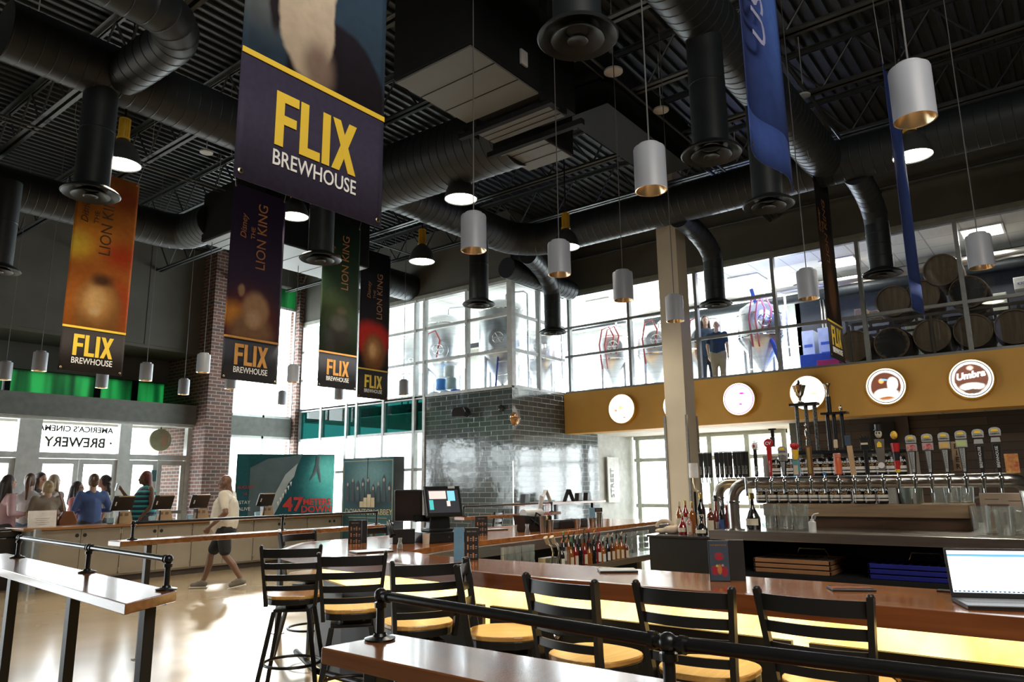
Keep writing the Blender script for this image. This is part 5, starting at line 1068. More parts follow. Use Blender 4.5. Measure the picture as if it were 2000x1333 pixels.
        g=G(); g.prism([(-.022,H-.048),(.022,H-.048),(.036,H-.015),(.018,H-.028),(.012,H-.008),(.004,H-.028),(0,H),(-.004,H-.028),(-.012,H-.008),(-.018,H-.028),(-.036,H-.015)],-.006,.006,XT(0,0,0)); g.obj('black_crown',BOARD,t)
    elif kind=='hat':
        board([(-.018,.07),(.018,.07),(.03,H-.10),(-.03,H-.10)],mat('grey_wood_plaque',(.13,.11,.09),.6)); g=G(); g.prism([(-.014,H-.155),(.014,H-.155),(.014,H-.130),(0,H-.115),(-.014,H-.130)],0,.003,XT(0,0)); g.obj('gold_shield',GOLDT,t)
        G().lathe([(0,0),(.02,.0),(.02,.006),(0,.006)],(0,-.052,.105),24,(0,-1,0)).obj('round_dial',WHITEP,t,smooth=True)
        g=G(); g.ell((0,-.045,H-.065),(.022,.018,.03)); g.obj('pale_skull_head',mat('bone_white',(.5,.45,.36),.5),t,smooth=True); g=G(); 
        for s in(-1,1): g.ell((s*.009,-.06,H-.06),(.006,.005,.008))
        g.obj('eye_sockets',BOARD,t); G().lathe([(0,0),(.028,0),(.028,.005),(.020,.006),(.020,.04),(0,.04)],(0,-.045,H-.042),22).obj('top_hat',BOARD,t,smooth=True)
GRYD=mat('dark_grey_letter',(.12,.12,.12),.5); REDH=mat('crimson_handle',(.45,.02,.02),.35); MAG=mat('magenta_teal_print',(.28,.03,.16),.5,noise=(.03,.35,.33),scale=18); YH=mat('yellow_handle',(.8,.48,.04),.4); RH=mat('bright_red_handle',(.6,.02,.03),.4)
LR=mat('red_label',(.35,.02,.03),.5,noise=(.55,.3,.28),scale=60); LY=mat('yellow_label',(.62,.40,.12),.5); LG=mat('green_label',(.45,.55,.22),.5); LK=mat('dark_label',(.04,.04,.04),.5,noise=(.3,.28,.25),scale=50)
for a in [(1483,'beer tap with spiky white head and nitro lettering, leftmost','spiky',858),(1511,'beer tap with round crimson head reading CV','round',855),(1537,'beer tap with pale plate and dark label, right of the round crimson one','white',871,LK),(1562,'beer tap shaped as a red fist on yellow arm','fist',862),
 (1589,'beer tap with upright wooden frame and olive inset','frame',872),(1616,'short beer tap with only a blue nub','nub',925),(1643,'orange-red beer tap with beige paddle top','orange',862),(1673,'leaning pine beer tap with slate-blue head','slate',855),(1700,'black beer tap topped by a crown','crown',853),
 (1729,'beer tap with pale skull in black top hat','hat',836),(1759,'beer tap with yellow head over red and black bands','yfist',850),(1791,'beer tap with pale plate and red label, left of two red ones','white',860,LR),(1823,'beer tap with pale plate and red label, right of two red ones','white',859,LR),
 (1856,'beer tap with pale plate and yellow label','white',858,LY),(1890,'beer tap with pale plate and green label','white',856,LG),(1924,'all-black beer tap with white badge, left one','black',855,None),(1958,'all-black beer tap with white badge, rightmost','black',853,None)]:
    k={}
    if a[2] in('white','black'): k['lab']=a[4] if len(a)>4 else None
    if a[2]=='fist': k=dict(c1=RH,c2=YH)
    if a[2]=='yfist': k=dict(c2=YH)
    tap(a[0],a[1],a[2],a[3],**k)
tag(G().cyl((FX-.02,YX(1459,FX),1.40),(FX-.02,YX(1459,FX),1.54),.01,n=10).obj('bare_faucet',CHROME,smooth=True),'bare chrome faucet without handle on the front pipe elbow','faucet')
# rear black handles
first=None
for i,px in enumerate((1371,1380,1388,1402,1411,1420,1428,1438,1446,1454,1460)):
    y=YX(px,6.93,930)
    lab='slim black tap handle on the rear pipe, number %s from the left'%['one','two','three','four','five','six','seven','eight','nine','ten','eleven'][i]
    if first is None:
        first=t=thing('rear_beer_tap',lab,'beer tap',(6.93,y,1.55),math.radians(-90),'black tap handles on the rear pipe')
        G().prism([(-.016,0),(.016,0),(.022,.24),(-.022,.24)],-.012,.012,Matrix.Rotation(math.pi/2,4,'X')).obj('handle',BOARD,t,bevel=.003); g=G(); g.box(-.02,-.014,.241,.02,.012,.25); g.text('BREW',.03,Matrix.Translation((.008,-.0135,.03))@Matrix.Rotation(math.pi/2,4,'X')@Matrix.Rotation(math.pi/2,4,'Z'),.0005,'LEFT'); g.obj('white_print',WP_,t); G().cyl((0,0,-.05),(0,0,0),.008,n=8).obj('stem',CHROME,t)
    else: dup(first,(6.93,y,1.55),label=lab)
# back box with plank lip, can shelf, trophies shelf
RAW=woodmat('weathered_plank',(.16,.10,.05),(.33,.23,.13),.75,'y')
t=thing('back_shelf','weathered wooden plank shelf behind the taps holding black cans','shelf',(6.05,0,0)); y0,y1=YX(1490,6.05,985),YX(1890,6.05,985)
B(0,y1,1.235,.45,y0,1.33).obj('plank_top',RAW,t,bevel=.004); B(.03,y1,1.15,.45,y0,1.235).obj('shelf_box',woodmat('dark_shelf_wood',(.05,.025,.012),(.10,.05,.025),.6,'y'),t); B(.06,YX(1780,6.05),1.525,.40,y0,1.543).obj('middle_shelf',BLACKM,t)
B(.02,YX(1770,6.05),1.715,.45,YX(1560,6.05),1.73).obj('top_shelf',BLACKM,t)
g=G()
for yy in (y0-.01,YX(1605,6.05),YX(1740,6.05),YX(1778,6.05)): g.box(.08,yy-.01,1.33,.40,yy+.01,1.72)
g.obj('shelf_upright',mat('grey_upright',(.3,.28,.25),.5),t)
CANB=mat('black_can_print',(.015,.014,.014),.25,.3); CANW=mat('white_can_band',(.6,.56,.5),.4); CANL=mat('can_lid',(.6,.6,.6),.25,1)
cf=None
def can(px,z,lab):
    global cf
    y=YX(px,6.15)
    if cf: return dup(cf,(6.15,y,z),label=lab)
    r=.041; t=thing('tall_can',lab,'can',(6.15,y,z),math.radians(-90),'tall black cans on the back shelf')
    G().lathe([(0,0),(r*.8,0),(r,.008),(r,.130),(r*.9,.138)],n=24).obj('can_body',CANB,t,smooth=True); g=G(); g.lathe([(r+.0006,.045),(r+.0006,.068)],n=24); g.lathe([(r+.0006,.022),(r+.0006,.036)],n=24); g.obj('white_band',CANW,t,smooth=True)
    G().lathe([(r*.9,.138),(r*.92,.142),(r*.85,.143),(0,.140)],n=24).obj('lid',CANL,t,smooth=True)
    g=G(); g.text('CINEMA',.026,Matrix.Translation((0,-r-.0005,.095))@Matrix.Rotation(math.pi/2,4,'X'),.0005); g.obj('white_letters',WHITET,t); g=G(); g.text('Pony',.026,Matrix.Translation((0,-r-.0005,.074))@Matrix.Rotation(math.pi/2,4,'X'),.0005,shear=.3); g.obj('script_letters',ORG,t); cf=t
ORDN=['first','second','third','fourth','fifth','sixth','seventh','eighth','ninth','tenth','eleventh','twelfth','thirteenth','fourteenth','fifteenth','sixteenth']
for i,px in enumerate((1517,1546,1576,1598,1617,1638,1657,1681,1705,1723,1744,1762)): can(px,1.544,'tall black can in the upper row behind the taps, %s from the left'%ORDN[i])
for i,px in enumerate((1484,1506,1526,1547,1566,1586,1605,1628,1648,1674,1695,1720)): can(px,1.331,'tall black can in the lower row below the tap pipe, %s from the left'%ORDN[i])
# trophies
SILV=mat('trophy_silver',(.75,.70,.58),.15,1)
def col(g,x,y,z0,z1,r=.012): g.cyl((x,y,z0),(x,y,z1),r,n=10)
yt=YX(1572,6.25,780); zt=lambda y:1.5+(940-y)/1420*5.62
t=thing('trophy','tall trophy with silver cup on three black columns, on the shelf behind the taps','trophy',(6.25,yt,1.73),math.radians(-90))
B(-.11,-.05,0,.11,.05,.02).obj('marble_base',BLKPL,t)
for x in (-.075,0,.07): g=G(); col(g,x,0,.02,zt(783)-1.73,.016); g.obj('twisted_column',mat('glitter_black',(.02,.02,.02),.25,.3,scale=90,noise=(.14,.14,.13)),t,smooth=True)
B(-.12,-.05,zt(783)-1.73,.10,.05,zt(778)-1.73).obj('top_plate',BLKPL,t)
c=zt(778)-1.73; G().lathe([(.03,0),(.03,.01),(.008,.02),(.012,.045),(.018,.055),(.03,.07),(.045,.12),(.055,.15),(.03,.155),(.012,.17),(.006,.2)],(-.04,0,c),24).obj('silver_cup',SILV,t,smooth=True)
g=G(); g.ell((0,-.05,.16),(.012,.012,.05)); g.ell((0,-.05,.225),(.012,.012,.015)); g.cyl((0,-.05,.02),(0,-.05,.11),.012,.006); g.obj('winged_figure',SILV,t,smooth=True)
yt=YX(1625,6.35,780)
t=thing('trophy','second black trophy with a narrow silver vase top, right of the cup trophy','trophy',(6.35,yt,1.73),math.radians(-90))
B(-.09,-.05,0,.11,.05,.02).obj('marble_base',BLKPL,t)
for x in (-.05,0,.06): g=G(); col(g,x,0,.02,zt(803)-1.73,.016); g.obj('column',BLKPL,t,smooth=True)
B(-.09,-.05,zt(803)-1.73,.11,.05,zt(799)-1.73).obj('top_plate',BLKPL,t)
g=G(); c=zt(800)-1.73; g.cyl((-.03,0,c),(-.03,0,zt(765)-1.73),.02,n=12); g.obj('upper_column',BLKPL,t,smooth=True); G().lathe([(.015,0),(.012,.03),(.014,.08),(.03,.11),(.026,.112),(0,.06)],(-.03,0,zt(766)-1.73),18).obj('silver_vase',SILV,t,smooth=True); G().ell((.06,0,c+.03),(.012,.012,.03)).obj('small_figure',SILV,t,smooth=True)
# pitchers, jars, bucket, box, bottle
def pitcher(loc,lab,first=[None],s=1,rz=0):
    if first[0]: return dup(first[0],loc,rz,label=lab)
    t=thing('glass_pitcher',lab,'pitcher',loc,rz,'glass beer pitchers around the taps')
    G().lathe([(0,.004),(.045,.004),(.05,.012),(.058,.17),(.060,.185),(.056,.185),(.046,.02),(0,.014)],n=24).obj('jug',GLASS2,t,smooth=True)
    G().tube([(.05,0,.16),(.09,0,.155),(.10,0,.10),(.085,0,.05),(.05,0,.04)],.008,8).obj('handle',GLASS2,t,smooth=True); first[0]=t; return t
for i,(px,X,z,l,rz) in enumerate([(1500,5.62,1.15,'glass pitcher on the steel counter, leftmost of three left of the squeeze bottle',-90),(1532,5.62,1.15,'glass pitcher on the steel counter, middle of three left of the squeeze bottle',-90),(1563,5.62,1.15,'glass pitcher on the steel counter, right of three left of the squeeze bottle',-90),
   (1915,5.6,1.15,'glass pitcher on the steel counter before the cardboard box, left',-90),(1960,5.55,1.15,'glass pitcher on the steel counter before the cardboard box, middle',-90),(1995,5.6,1.15,'glass pitcher on the steel counter cut by the right edge',-90),(1865,6.2,1.33,'glass pitcher on the plank shelf right of the metal bucket',-90),(1890,6.25,1.33,'glass pitcher at the right end of the plank shelf',-80)]): pitcher((X,YX(px,X,1000),z),l,rz=math.radians(rz))
tag(G().lathe([(0,0),(.065,0),(.09,.15),(.085,.15),(.062,.005),(0,.005)],(6.2,YX(1775,6.2),1.33),28).obj('metal_bucket',mat('greenish_metal',(.30,.36,.33),.35,.8),smooth=True),'greenish metal bucket on the plank shelf below the tap pipe','bucket')
tag(G().lathe([(0,0),(.05,0),(.05,.13),(.045,.13),(.045,.01),(0,.01)],(6.2,YX(1830,6.2),1.33),24).obj('glass_jar',GLASS2,smooth=True),'straight clear glass jar between bucket and pitchers','jar')
y=YX(1956,5.95); t=thing('cardboard_box','brown cardboard box standing behind the right-hand pitchers','box',(5.95,y,1.15),math.radians(-90)); B(-.13,-.1,0,.13,.1,.26).obj('box_body',mat('kraft_cardboard',(.36,.27,.19),.8),t,bevel=.003); g=G(); g.box(-.008,-.103,.06,.008,-.1,.14); g.box(-.09,-.103,.17,.03,-.1,.19); g.box(-.1,-.103,.22,-.02,-.1,.224); g.box(.03,-.103,.21,.1,-.1,.214); g.obj('printed_marks',mat('brown_ink',(.12,.08,.06),.7),t)
y=YX(1586,5.5,1020); t=thing('squeeze_bottle','white squeeze bottle with bent nozzle on the steel counter','bottle',(5.5,y,1.15),math.radians(-90)); G().lathe([(0,0),(.024,0),(.026,.005),(.026,.07),(.012,.078),(.012,.09)],n=20).obj('bottle_body',mat('translucent_white_plastic',(.6,.6,.58),.35),t,smooth=True); G().tube([(0,0,.088),(.004,0,.11),(.02,0,.125),(.05,0,.13)],.004,8).obj('nozzle',WHITEP,t,smooth=True)
y=YX(1872,6.3); t=thing('wooden_tap_sign','upright weathered BIER sign behind the yellow-label tap','sign',(5.62,YX(1871,5.62,900),1.56),math.radians(-90)); B(-.028,-.01,0,.028,.01,.19).obj('board',RAW,t); g=G()
for i,c in enumerate('BIER'): g.text(c,.045,Matrix.Translation((0,-.012,.145-.044*i))@Matrix.Rotation(math.pi/2,4,'X'),.001)
g.obj('dark_letters',BOARD,t)
tag(B(5.62,YX(1978,5.62,900)-.03,1.54,5.64,YX(1962,5.62,900),1.66).obj('colourful_tap_plaque',mat('red_gold_print',(.35,.06,.04),.5,noise=(.6,.35,.08),scale=25)),'small red and gold plaque behind the rightmost tap','sign')
# bottles
def bot(name,loc,r,h,body,capm,label=None,shape='wine',lab=None,grp=None,rz=-90):
    t=thing(name,lab,'bottle',loc,math.radians(rz),grp)
    if shape=='squat': P=[(0,0),(r,0),(r*1.08,h*.1),(r*1.05,h*.32),(r*.6,h*.5),(r*.26,h*.62),(r*.24,h*.86)]
    elif shape=='sq': P=[(0,0),(r,0),(r,h*.55),(r*.85,h*.63),(r*.3,h*.72),(r*.28,h*.88)]
    else: P=[(0,0),(r*.95,0),(r,h*.02),(r,h*.56),(r*.8,h*.64),(r*.36,h*.75),(r*.32,h*.9)]
    G().lathe(P,n=18).obj('glass_body',body,t,smooth=True); G().lathe([(r*.36,h*.84),(r*.38,h*.86),(r*.38,h*.97),(r*.3,h),(0,h)],n=14).obj('cap',capm,t,smooth=True)
    if label:
        k=1.09 if shape=='squat' else 1.02; z0,z1=(.12,.3) if shape=='squat' else (.14,.46); g=G(); n=10; vs=[]
        for i in range(n+1): a=math.radians(-90-60+120*i/n); vs+=[(r*k*math.cos(a),r*k*math.sin(a),h*z0),(r*k*math.cos(a),r*k*math.sin(a),h*z1)]
        g.add(vs,[(2*i,2*i+2,2*i+3,2*i+1) for i in range(n)]); g.obj('label',label,t,smooth=True)
    return t
GB=lambda n,c: mat(n,c,.06,0,.8,coat=1)
AMB=GB('amber_spirit',(.28,.09,.015)); REDB=GB('red_spirit',(.22,.01,.012)); BLK_=GB('black_glass_bottle',(.01,.01,.012)); GRN=GB('dark_green_bottle',(.01,.05,.02)); CLR=GLASS2; PNK=GB('pale_pink_bottle',(.45,.25,.22)); COG=GB('cognac_brown',(.12,.03,.01))
CRMC=mat('cream_cap',(.6,.5,.33),.4); GLDC=mat('gold_cap',(.6,.42,.12),.3,.8); LBL=mat('cream_label',(.62,.56,.42),.6); LBL2=mat('white_label',(.7,.7,.66),.6)
for px,X,r,h,b_,c,l,s,lab in [(1329,5.75,.030,.25,AMB,CRMC,LBL,'wine','amber liquor bottle with cream cap, leftmost on the black cabinet'),(1341,5.85,.028,.26,REDB,GLDC,LBL2,'wine','red liquor bottle with pale neck beside the leftmost amber one'),(1354,5.8,.030,.25,AMB,GLDC,None,'sq','amber liquor bottle with round shoulders, third on the black cabinet'),
  (1334,5.55,.034,.17,REDB,CRMC,LBL,'squat','squat dark red bottle at the front left of the black cabinet'),(1347,5.52,.022,.16,PNK,CRMC,LBL,'sq','slim pale pink bottle at the front of the black cabinet'),(1371,5.5,.045,.15,BLK_,BLK_,LBL,'squat','squat black bottle with cream band at the front of the cabinet'),
  (1372,5.8,.035,.32,BLK_,GLDC,LBL,'wine','tall black liquor bottle with long neck'),(1390,5.6,.034,.24,COG,CRMC,LBL,'sq','square brown liquor bottle with cream neck and large label'),(1401,5.8,.036,.30,REDB,BLK_,LBL2,'squat','round-shouldered red liquor bottle behind the square one'),(1412,5.6,.026,.26,BLK_,CHROME,mat('blue_orange_label',(.05,.1,.3),.5),'wine','dark bottle with blue and orange label near the pipe bend'),(1422,5.75,.026,.22,REDB,REDH,None,'wine','deep red bottle just left of the front pipe bend')]:
    bot('liquor_bottle',(X,YX(px,X,1040),1.102),r,h,b_,c,l,s,lab,'liquor bottles on the black cabinet')
bot('liquor_bottle',(5.62,YX(1470,5.62,1000),1.15),.05,.27,BLK_,GLDC,LBL,'squat','dark round jug bottle on a kraft block left of the cans')
t=thing('bar_towel','crumpled cream bar towel and cork roll on the black cabinet','towel',(5.6,YX(1300,5.6,1040),1.10)); g=G(); g.ell((0,-.05,.03),(.05,.07,.035)); g.ell((0,.03,.02),(.05,.06,.022)); g.ell((.02,-.09,.035),(.04,.04,.035)); blend(g,'towel_folds',mat('cream_towel',(.55,.46,.36),.9,bump=.4),t,.008,2)
G().tube([(.03,.07*math.cos(q)+.02,.05+.05*math.sin(q)) for q in [math.pi*i/8 for i in range(9)]],.016,10).obj('cream_loop',MATS['cream_towel'],t,smooth=True)
# hanging spotlights in the recess, door, camera
t0=None
for px,py,lab in ((1508,838,'black spotlight hanging at the left above the crimson CV tap'),(1648,830,'black spotlight above the pitchers and orange tap'),(1809,818,'black spotlight hanging above the two red-label taps'),(1992,806,'black spotlight at the right edge of the view')):
    p=onZ(px,py,2.60)
    if t0: dup(t0,p,label=lab)
    else:
        t0=t=thing('track_spotlight',lab,'spotlight',p,0,'black spotlights in the ceiling recess'); G().lathe([(0,0),(.08,0),(.08,-.03),(0,-.04)],n=16).obj('ceiling_mount',BLACKM,t); G().cyl((0,0,-.03),(0,0,-.18),.035,n=14).obj('lamp_body',BLACKM,t,smooth=True); G().cyl((-.03,0,-.18),(-.06,0,-.38),.05,.055,n=16).obj('lamp_can',mat('gloss_black_can',(.015,.015,.015),.12,.5),t,smooth=True)
    spot('recess_light',p+Vector((-.3,0,-.3)),30,(1,.76,.5),120,.05)
p=onZ(1742,817,2.60); tag(G().ell(p+Vector((0,0,-.03)),(.06,.06,.05)).obj('dome_camera',BLKPL,smooth=True),'small black dome camera in the recess ceiling','camera')
a=onX(1703,850,14.15);b_=onX(1746,850,14.15); t=thing('service_door','pale grey service door under a black box behind the taps','door',(14.15,(a.y+b_.y)/2,0),math.radians(-90)); w=abs(a.y-b_.y); B(-w/2,0,0,w/2,.04,2.0).obj('door_leaf',mat('pale_grey_door',(.3,.32,.30),.5),t); B(-w/2-.03,-.02,0,-w/2,.05,2.05).obj('door_frame',STAIN,t); B(-w/2,-.12,2.1,w/2+.05,.04,2.5).obj('black_valance',BLKPL,t); B(w/2+.05,-.05,0,w/2+.25,.04,2.59).obj('brown_post',mat('brown_post',(.08,.055,.04),.6),t)
# lit round signs on the mustard band
def facemat(name,base,blobs,st,**k):
    m=painted(name,base,blobs,**k); N=m.node_tree.nodes; L=m.node_tree.links; b=N['Principled BSDF']; s=b.inputs['Base Color'].links[0].from_socket; L.new(s,b.inputs['Emission Color']); b.inputs['Emission Strength'].default_value=st; return m
WH=(.9,.86,.78)
F_=[facemat('sign_face_one',WH,[(-.02,.02,.1,.08,(.7,.45,.15),.8),(-.13,-.02,.05,.03,(.5,.18,.03),.6),(.05,-.17,.05,.02,(.45,.15,.03),.5)],1.8,nscale=12),facemat('sign_face_two',WH,[],1.8),facemat('sign_face_three',WH,[(.06,.1,.08,.03,(.55,.02,.35),.7),(.03,-.09,.05,.02,(.6,.04,.35),.6)],1.8,noise=.03),
   facemat('sign_face_four',WH,[(.1,-.02,.08,.02,(.6,.4,.2),.6)],1.8),facemat('sign_face_five',WH,[(0,.0,.235,.235,(.10,.035,.02),.12),(0,-.12,.2,.1,(.85,.82,.75),.3),(.1,.03,.09,.13,(.75,.75,.72),.3),(-.06,.08,.05,.05,(.85,.35,.1),.5),(-.02,.1,.08,.02,(.2,.4,.6),.5),(0,-.18,.14,.03,(.3,.1,.03),.5)],1.5,noise=.05),
   facemat('sign_face_six',WH,[(0,0,.235,.235,(.11,.045,.03),.12),(-.0,.16,.06,.05,(.9,.6,.5),.8),(0,-.12,.19,.07,(.85,.85,.8),.4),(0,-.19,.12,.04,(.09,.05,.035),.3)],1.5,noise=.02,nscale=20)]
for i,(px,py,lab) in enumerate([(1214,799,'round lit sign with pale brown specks, leftmost on the mustard band'),(1323,793,'round white lit sign half hidden behind the beige column'),(1443,780,'round lit sign with magenta ring and lips'),(1577,768,'round white lit sign behind the trophies'),(1730,755,'round lit sign with pale astronaut-like shape on brown'),(1897,740,'round lit sign reading Umbra, rightmost on the mustard band')]):
    p=onX(px,py,12.70); t=thing('round_light_sign',lab,'light sign',(12.70,p.y,p.z),math.radians(-90),'round lit beer signs on the mustard band'); r=.295
    G().lathe([(r,-.08),(r+.012,-.07),(r+.012,.0),(r,.012),(r-.01,.012)],(0,0,0),48,(0,-1,0)).obj('mustard_rim',mat('bright_mustard_rim',(.75,.40,.03),.4),t,smooth=True)
    G().lathe([(r-.008,.008),(0,.008)],(0,0,0),48,(0,-1,0)).obj('lit_face',F_[i],t)
    if i>=2 and i!=3: G().tube([((r-.035)*math.cos(q),-.012,(r-.035)*math.sin(q)) for q in [2*math.pi*j/48 for j in range(48)]],.006,6,closed=True).obj('printed_ring',{2:emat('magenta_ring',(.55,.02,.4),.9)}.get(i,mat('dark_ring',(.04,.03,.03),.5)),t)
    if i==5: g=G(); g.text('Umbra',.135,Matrix.Translation((-.005,-.014,.01))@Matrix.Rotation(math.pi/2,4,'X')@Matrix.Rotation(.12,4,'Z'),.003,shear=.25,off=.006); g.obj('script_letters',emat('sign_white_letters',(1,1,.97),1.8),t)
# speaker, dome camera and round lamp on the tiled wall
p=onX(901,806,XC-.2); t=thing('wall_speaker','black wedge-shaped loudspeaker bracketed on the tiled wall','loudspeaker',p,math.radians(-75)); g=G(); g.prism([(-.16,-.09),(.1,-.09),(.16,0),(.1,.10),(-.12,.09),(-.17,.0)],-.12,.12,Matrix.Rotation(math.pi/2,4,'X')); g.obj('cabinet',BLKPL,t,bevel=.015); B(-.02,.1,-.03,.02,.22,.03).obj('bracket',BLKPL,t)
p=onX(979,798,XC-.04); tag(G().ell(p,(.06,.07,.07)).obj('dome_camera',mat('smoked_dome',(.03,.035,.035),.1)),'small round smoked camera dome on the tiled wall','camera')
p=onY(1010,818,YS-.08); t=thing('wall_sconce','round amber caged lamp on the side of the tiled wall','wall lamp',p); g=G(); g.lathe([(0,.0),(.12,0),(.13,.02),(.10,.08),(0,.11)],(0,.08,0),24,(0,-1,0)); g.obj('glass_lens',mat('amber_glass_lens',(.45,.22,.08),.1,.3),t,smooth=True); g=G()
for a in range(3): q=a*math.pi/3; g.tube([(.13*math.cos(q)*s,.07-.14*(1-s*s),.13*math.sin(q)*s) for s in (-1,-.6,0,.6,1)],.007,6)
g.obj('cage',STAIN,t)
# ---- things on the far arm of the bar and the shelves beneath it
t=thing('underbar_shelf','long steel speed rail shelf under the far arm of the bar','shelf',(5.0,4.02,0)); B(0,0,.66,4.2,.45,.68).obj('steel_shelf',STAIN,t); B(0,-.01,.66,4.2,.0,.72).obj('front_lip',STAIN,t); g=G()
for x in (.05,1.4,2.8,4.15): g.box(x-.02,.2,0,x+.02,.24,.66)
g.obj('leg',STAIN,t)
B0=G()
gl=None
def pint(loc,lab):
    global gl
    if gl: return dup(gl,loc,label=lab)
    gl=t=thing('pint_glass_stack',lab,'glass stack',loc,0,'stacked pint glasses under the far arm')
    for i in range(3): G().lathe([(.024,.0),(.034,.13),(.032,.13),(.022,.006),(0,.006)],(0,0,i*.07),16).obj('pint_glass',GLASS2,t,smooth=True)
for i,px in enumerate((985,999,1012,1026,1038)): p=onY(px,1080,4.25); pint((p.x,4.25,.68),'stack of pint glasses left of the soda guns, %s from the left'%ORDN[i])
for i,px in enumerate((1178,1190,1203,1216,1229,1240,1252,1262)): p=onY(px,1060,4.30+.0*i); pint((p.x,4.30,.68),'stack of pint glasses right of the rail bottles, %s from the left'%ORDN[i])
COLS=[('amber',AMB),('clear',CLR),('green',GRN),('black',BLK_),('red',REDB),('brown',COG)]; CAPS=[('black',BLKPL),('red',REDH),('cream',CRMC),('green',mat('green_cap',(.03,.3,.06),.4)),('orange',mat('orange_cap',(.7,.25,.04),.4)),('white',WHITEP)]
random.seed(11); protos={}
for row,(Y,xs,z) in enumerate(((4.10,range(1097,1228,9),.68),(4.22,range(1101,1172,10),.72))):
    for i,px in enumerate(xs):
        p=onY(px,1080,Y); ci=random.choice(COLS); cp=random.choice(CAPS); lab='%s rail bottle with %s pourer, %s from the left in the %s row'%(ci[0],cp[0],ORDN[min(i,15)],'front' if row==0 else 'rear'); h=random.choice((.24,.27,.29))
        key=(ci[0],cp[0])
        if key in protos: o=dup(protos[key],(p.x,Y,z),label=lab)
        else:
            o=protos[key]=bot('rail_bottle',(p.x,Y,z),.028,h,ci[1],BLKPL,random.choice((LBL,LBL2,None)),random.choice(('wine','sq')),lab,'bottles in the speed rail',0); G().tube([(0,0,h),(0,0,h+.015),(.012,-.01,h+.04)],.005,8).obj('pourer',cp[1],o,smooth=True)
for px,lab in ((1074,'chrome soda gun nozzle, left one, beside the pint glasses'),(1086,'chrome soda gun on a bent hose, right one')):
    p=onY(px,1060,4.0); t=thing('soda_gun',lab,'soda gun',(p.x,4.0,.68)); G().tube([(0,0,0),(.02,0,.12),(.05,0,.2),(.02,.0,.27),(-.03,0,.30)],.011,10).obj('metal_hose',CHROME,t,smooth=True); G().cyl((-.03,0,.29),(-.07,0,.35),.018,.022).obj('handle',mat('cream_handle',(.45,.35,.22),.5),t,smooth=True)
    B(-.05,.02,0,.04,.1,.16).obj('mixing_tin',STAIN,t)
p=onY(1248,1098,3.75); t=thing('plastic_crate','pale yellow plastic crate with slots beside the black cabinet','crate',(p.x-.1,3.1,.60),math.radians(-70)); B(-.2,-.15,0,.2,.15,.16).obj('crate_body',mat('pale_yellow_plastic',(.62,.62,.25),.5),t,bevel=.008); g=G()
for r in range(2):
    for c in range(4): g.box(-.16+c*.085,-.153,.05+r*.05,-.10+c*.085,-.15,.065+r*.05)
g.obj('slots',BLKPL,t)
t=thing('undercounter_drawer','grey steel drawer above the pale yellow crate','drawer',(p.x-.05,3.25,.80),math.radians(-70)); B(-.2,-.12,0,.2,.15,.07).obj('drawer_front',STAIN,t,bevel=.004); B(-.05,-.13,.03,.05,-.12,.04).obj('pull',BLKPL,t)
# on top of the far arm
def shaker(px,py,h,lab,Y=4.75): p=onY(px,py,Y); tag(G().lathe([(0,0),(.032,0),(.045,h),(.043,h),(.03,.005),(0,.005)],(p.x,Y,1.0),24).obj('mixing_tin',STAIN,smooth=True),lab,'shaker')
shaker(1060,1038,.17,'tall steel shaker tin beside the black caddy on the far bar arm'); shaker(1074,1038,.12,'short steel shaker tin right of the tall one'); shaker(1127,1030,.11,'lone steel shaker tin in the middle of the far bar arm'); shaker(1158,1028,.11,'steel tumbler left of the stacked shakers'); shaker(1170,1028,.17,'tallest steel shaker stack at the right of the far bar arm')
p=onY(1035,1028,4.95); t=thing('bar_caddy','black bar caddy holding napkins, straws and a paper roll','caddy',(p.x,4.95,1.0)); g=G(); g.prism([(-.16,0),(.16,0),(.2,.14),(-.2,.18)],-.08,.08,Matrix.Rotation(math.pi/2,4,'X')); g.obj('caddy_box',BLKPL,t,bevel=.005); g=G(); g.tube([(-.05,-.09,.08),(.0,-.09,.2),(.08,-.09,.17)],.01,8); g.tube([(-.1,-.09,.14),(.1,-.09,.04)],.008,8); g.obj('caddy_handle',BLKPL,t); G().cyl((-.12,0,.19),(.2,0,.19),.05,n=20).obj('paper_roll',WHITEP,t,smooth=True); g=G(); g.bc((.2,0,.25),(.07,.01,.26),(0,.25,0)); g.obj('napkin_sheet',WHITEP,t); G().ell((.24,-.03,.13),(.05,.035,.03)).obj('lemon_wedge',mat('lemon_yellow',(.6,.42,.06),.5),t,smooth=True)
g=G(); 
for x in (.3,.33,.36): g.cyl((x,0,.1),(x+.01,0,.3),.004,n=6)
g.obj('straws',REDH,t); G().lathe([(0,0),(.05,0),(.05,.15),(.045,.15),(0,.01)],(.34,0,0),16).obj('straw_cup',BLKPL,t,smooth=True)
p=onY(1110,1026,4.95); t=thing('garnish_tray','long black garnish tray on the far bar arm','tray',(p.x,4.95,1.0)); B(-.3,-.09,0,.3,.09,.09).obj('tray_box',BLKPL,t,bevel=.01); B(-.29,-.08,.09,.29,.08,.1).obj('lid',mat('smoked_lid',(.06,.06,.06),.1),t)
menu_tent('icy blue and black menu holder at the right of the far bar arm',(8.35,5.1,1.0),math.radians(-45),.1,.2,MBL)
flatmenu('closed black folder lying on the far bar arm behind the blue-sided menu',962,1036,-20,.3,.2,mat('glossy_white_page',(.7,.72,.74),.12))
for px,lab in ((1006,'small clear carafe on the far bar arm left of the tumbler'),(1030,'clear stemmed tumbler on the far bar arm')): p=onY(px,1045,4.72); tag(G().lathe([(0,.002),(.028,.002),(.03,.01),(.018,.05),(.015,.075),(.024,.10),(.022,.10),(.013,.075),(0,.01)],(p.x,4.72,1.0),18).obj('clear_glass',GLASS2,smooth=True),lab,'glass')
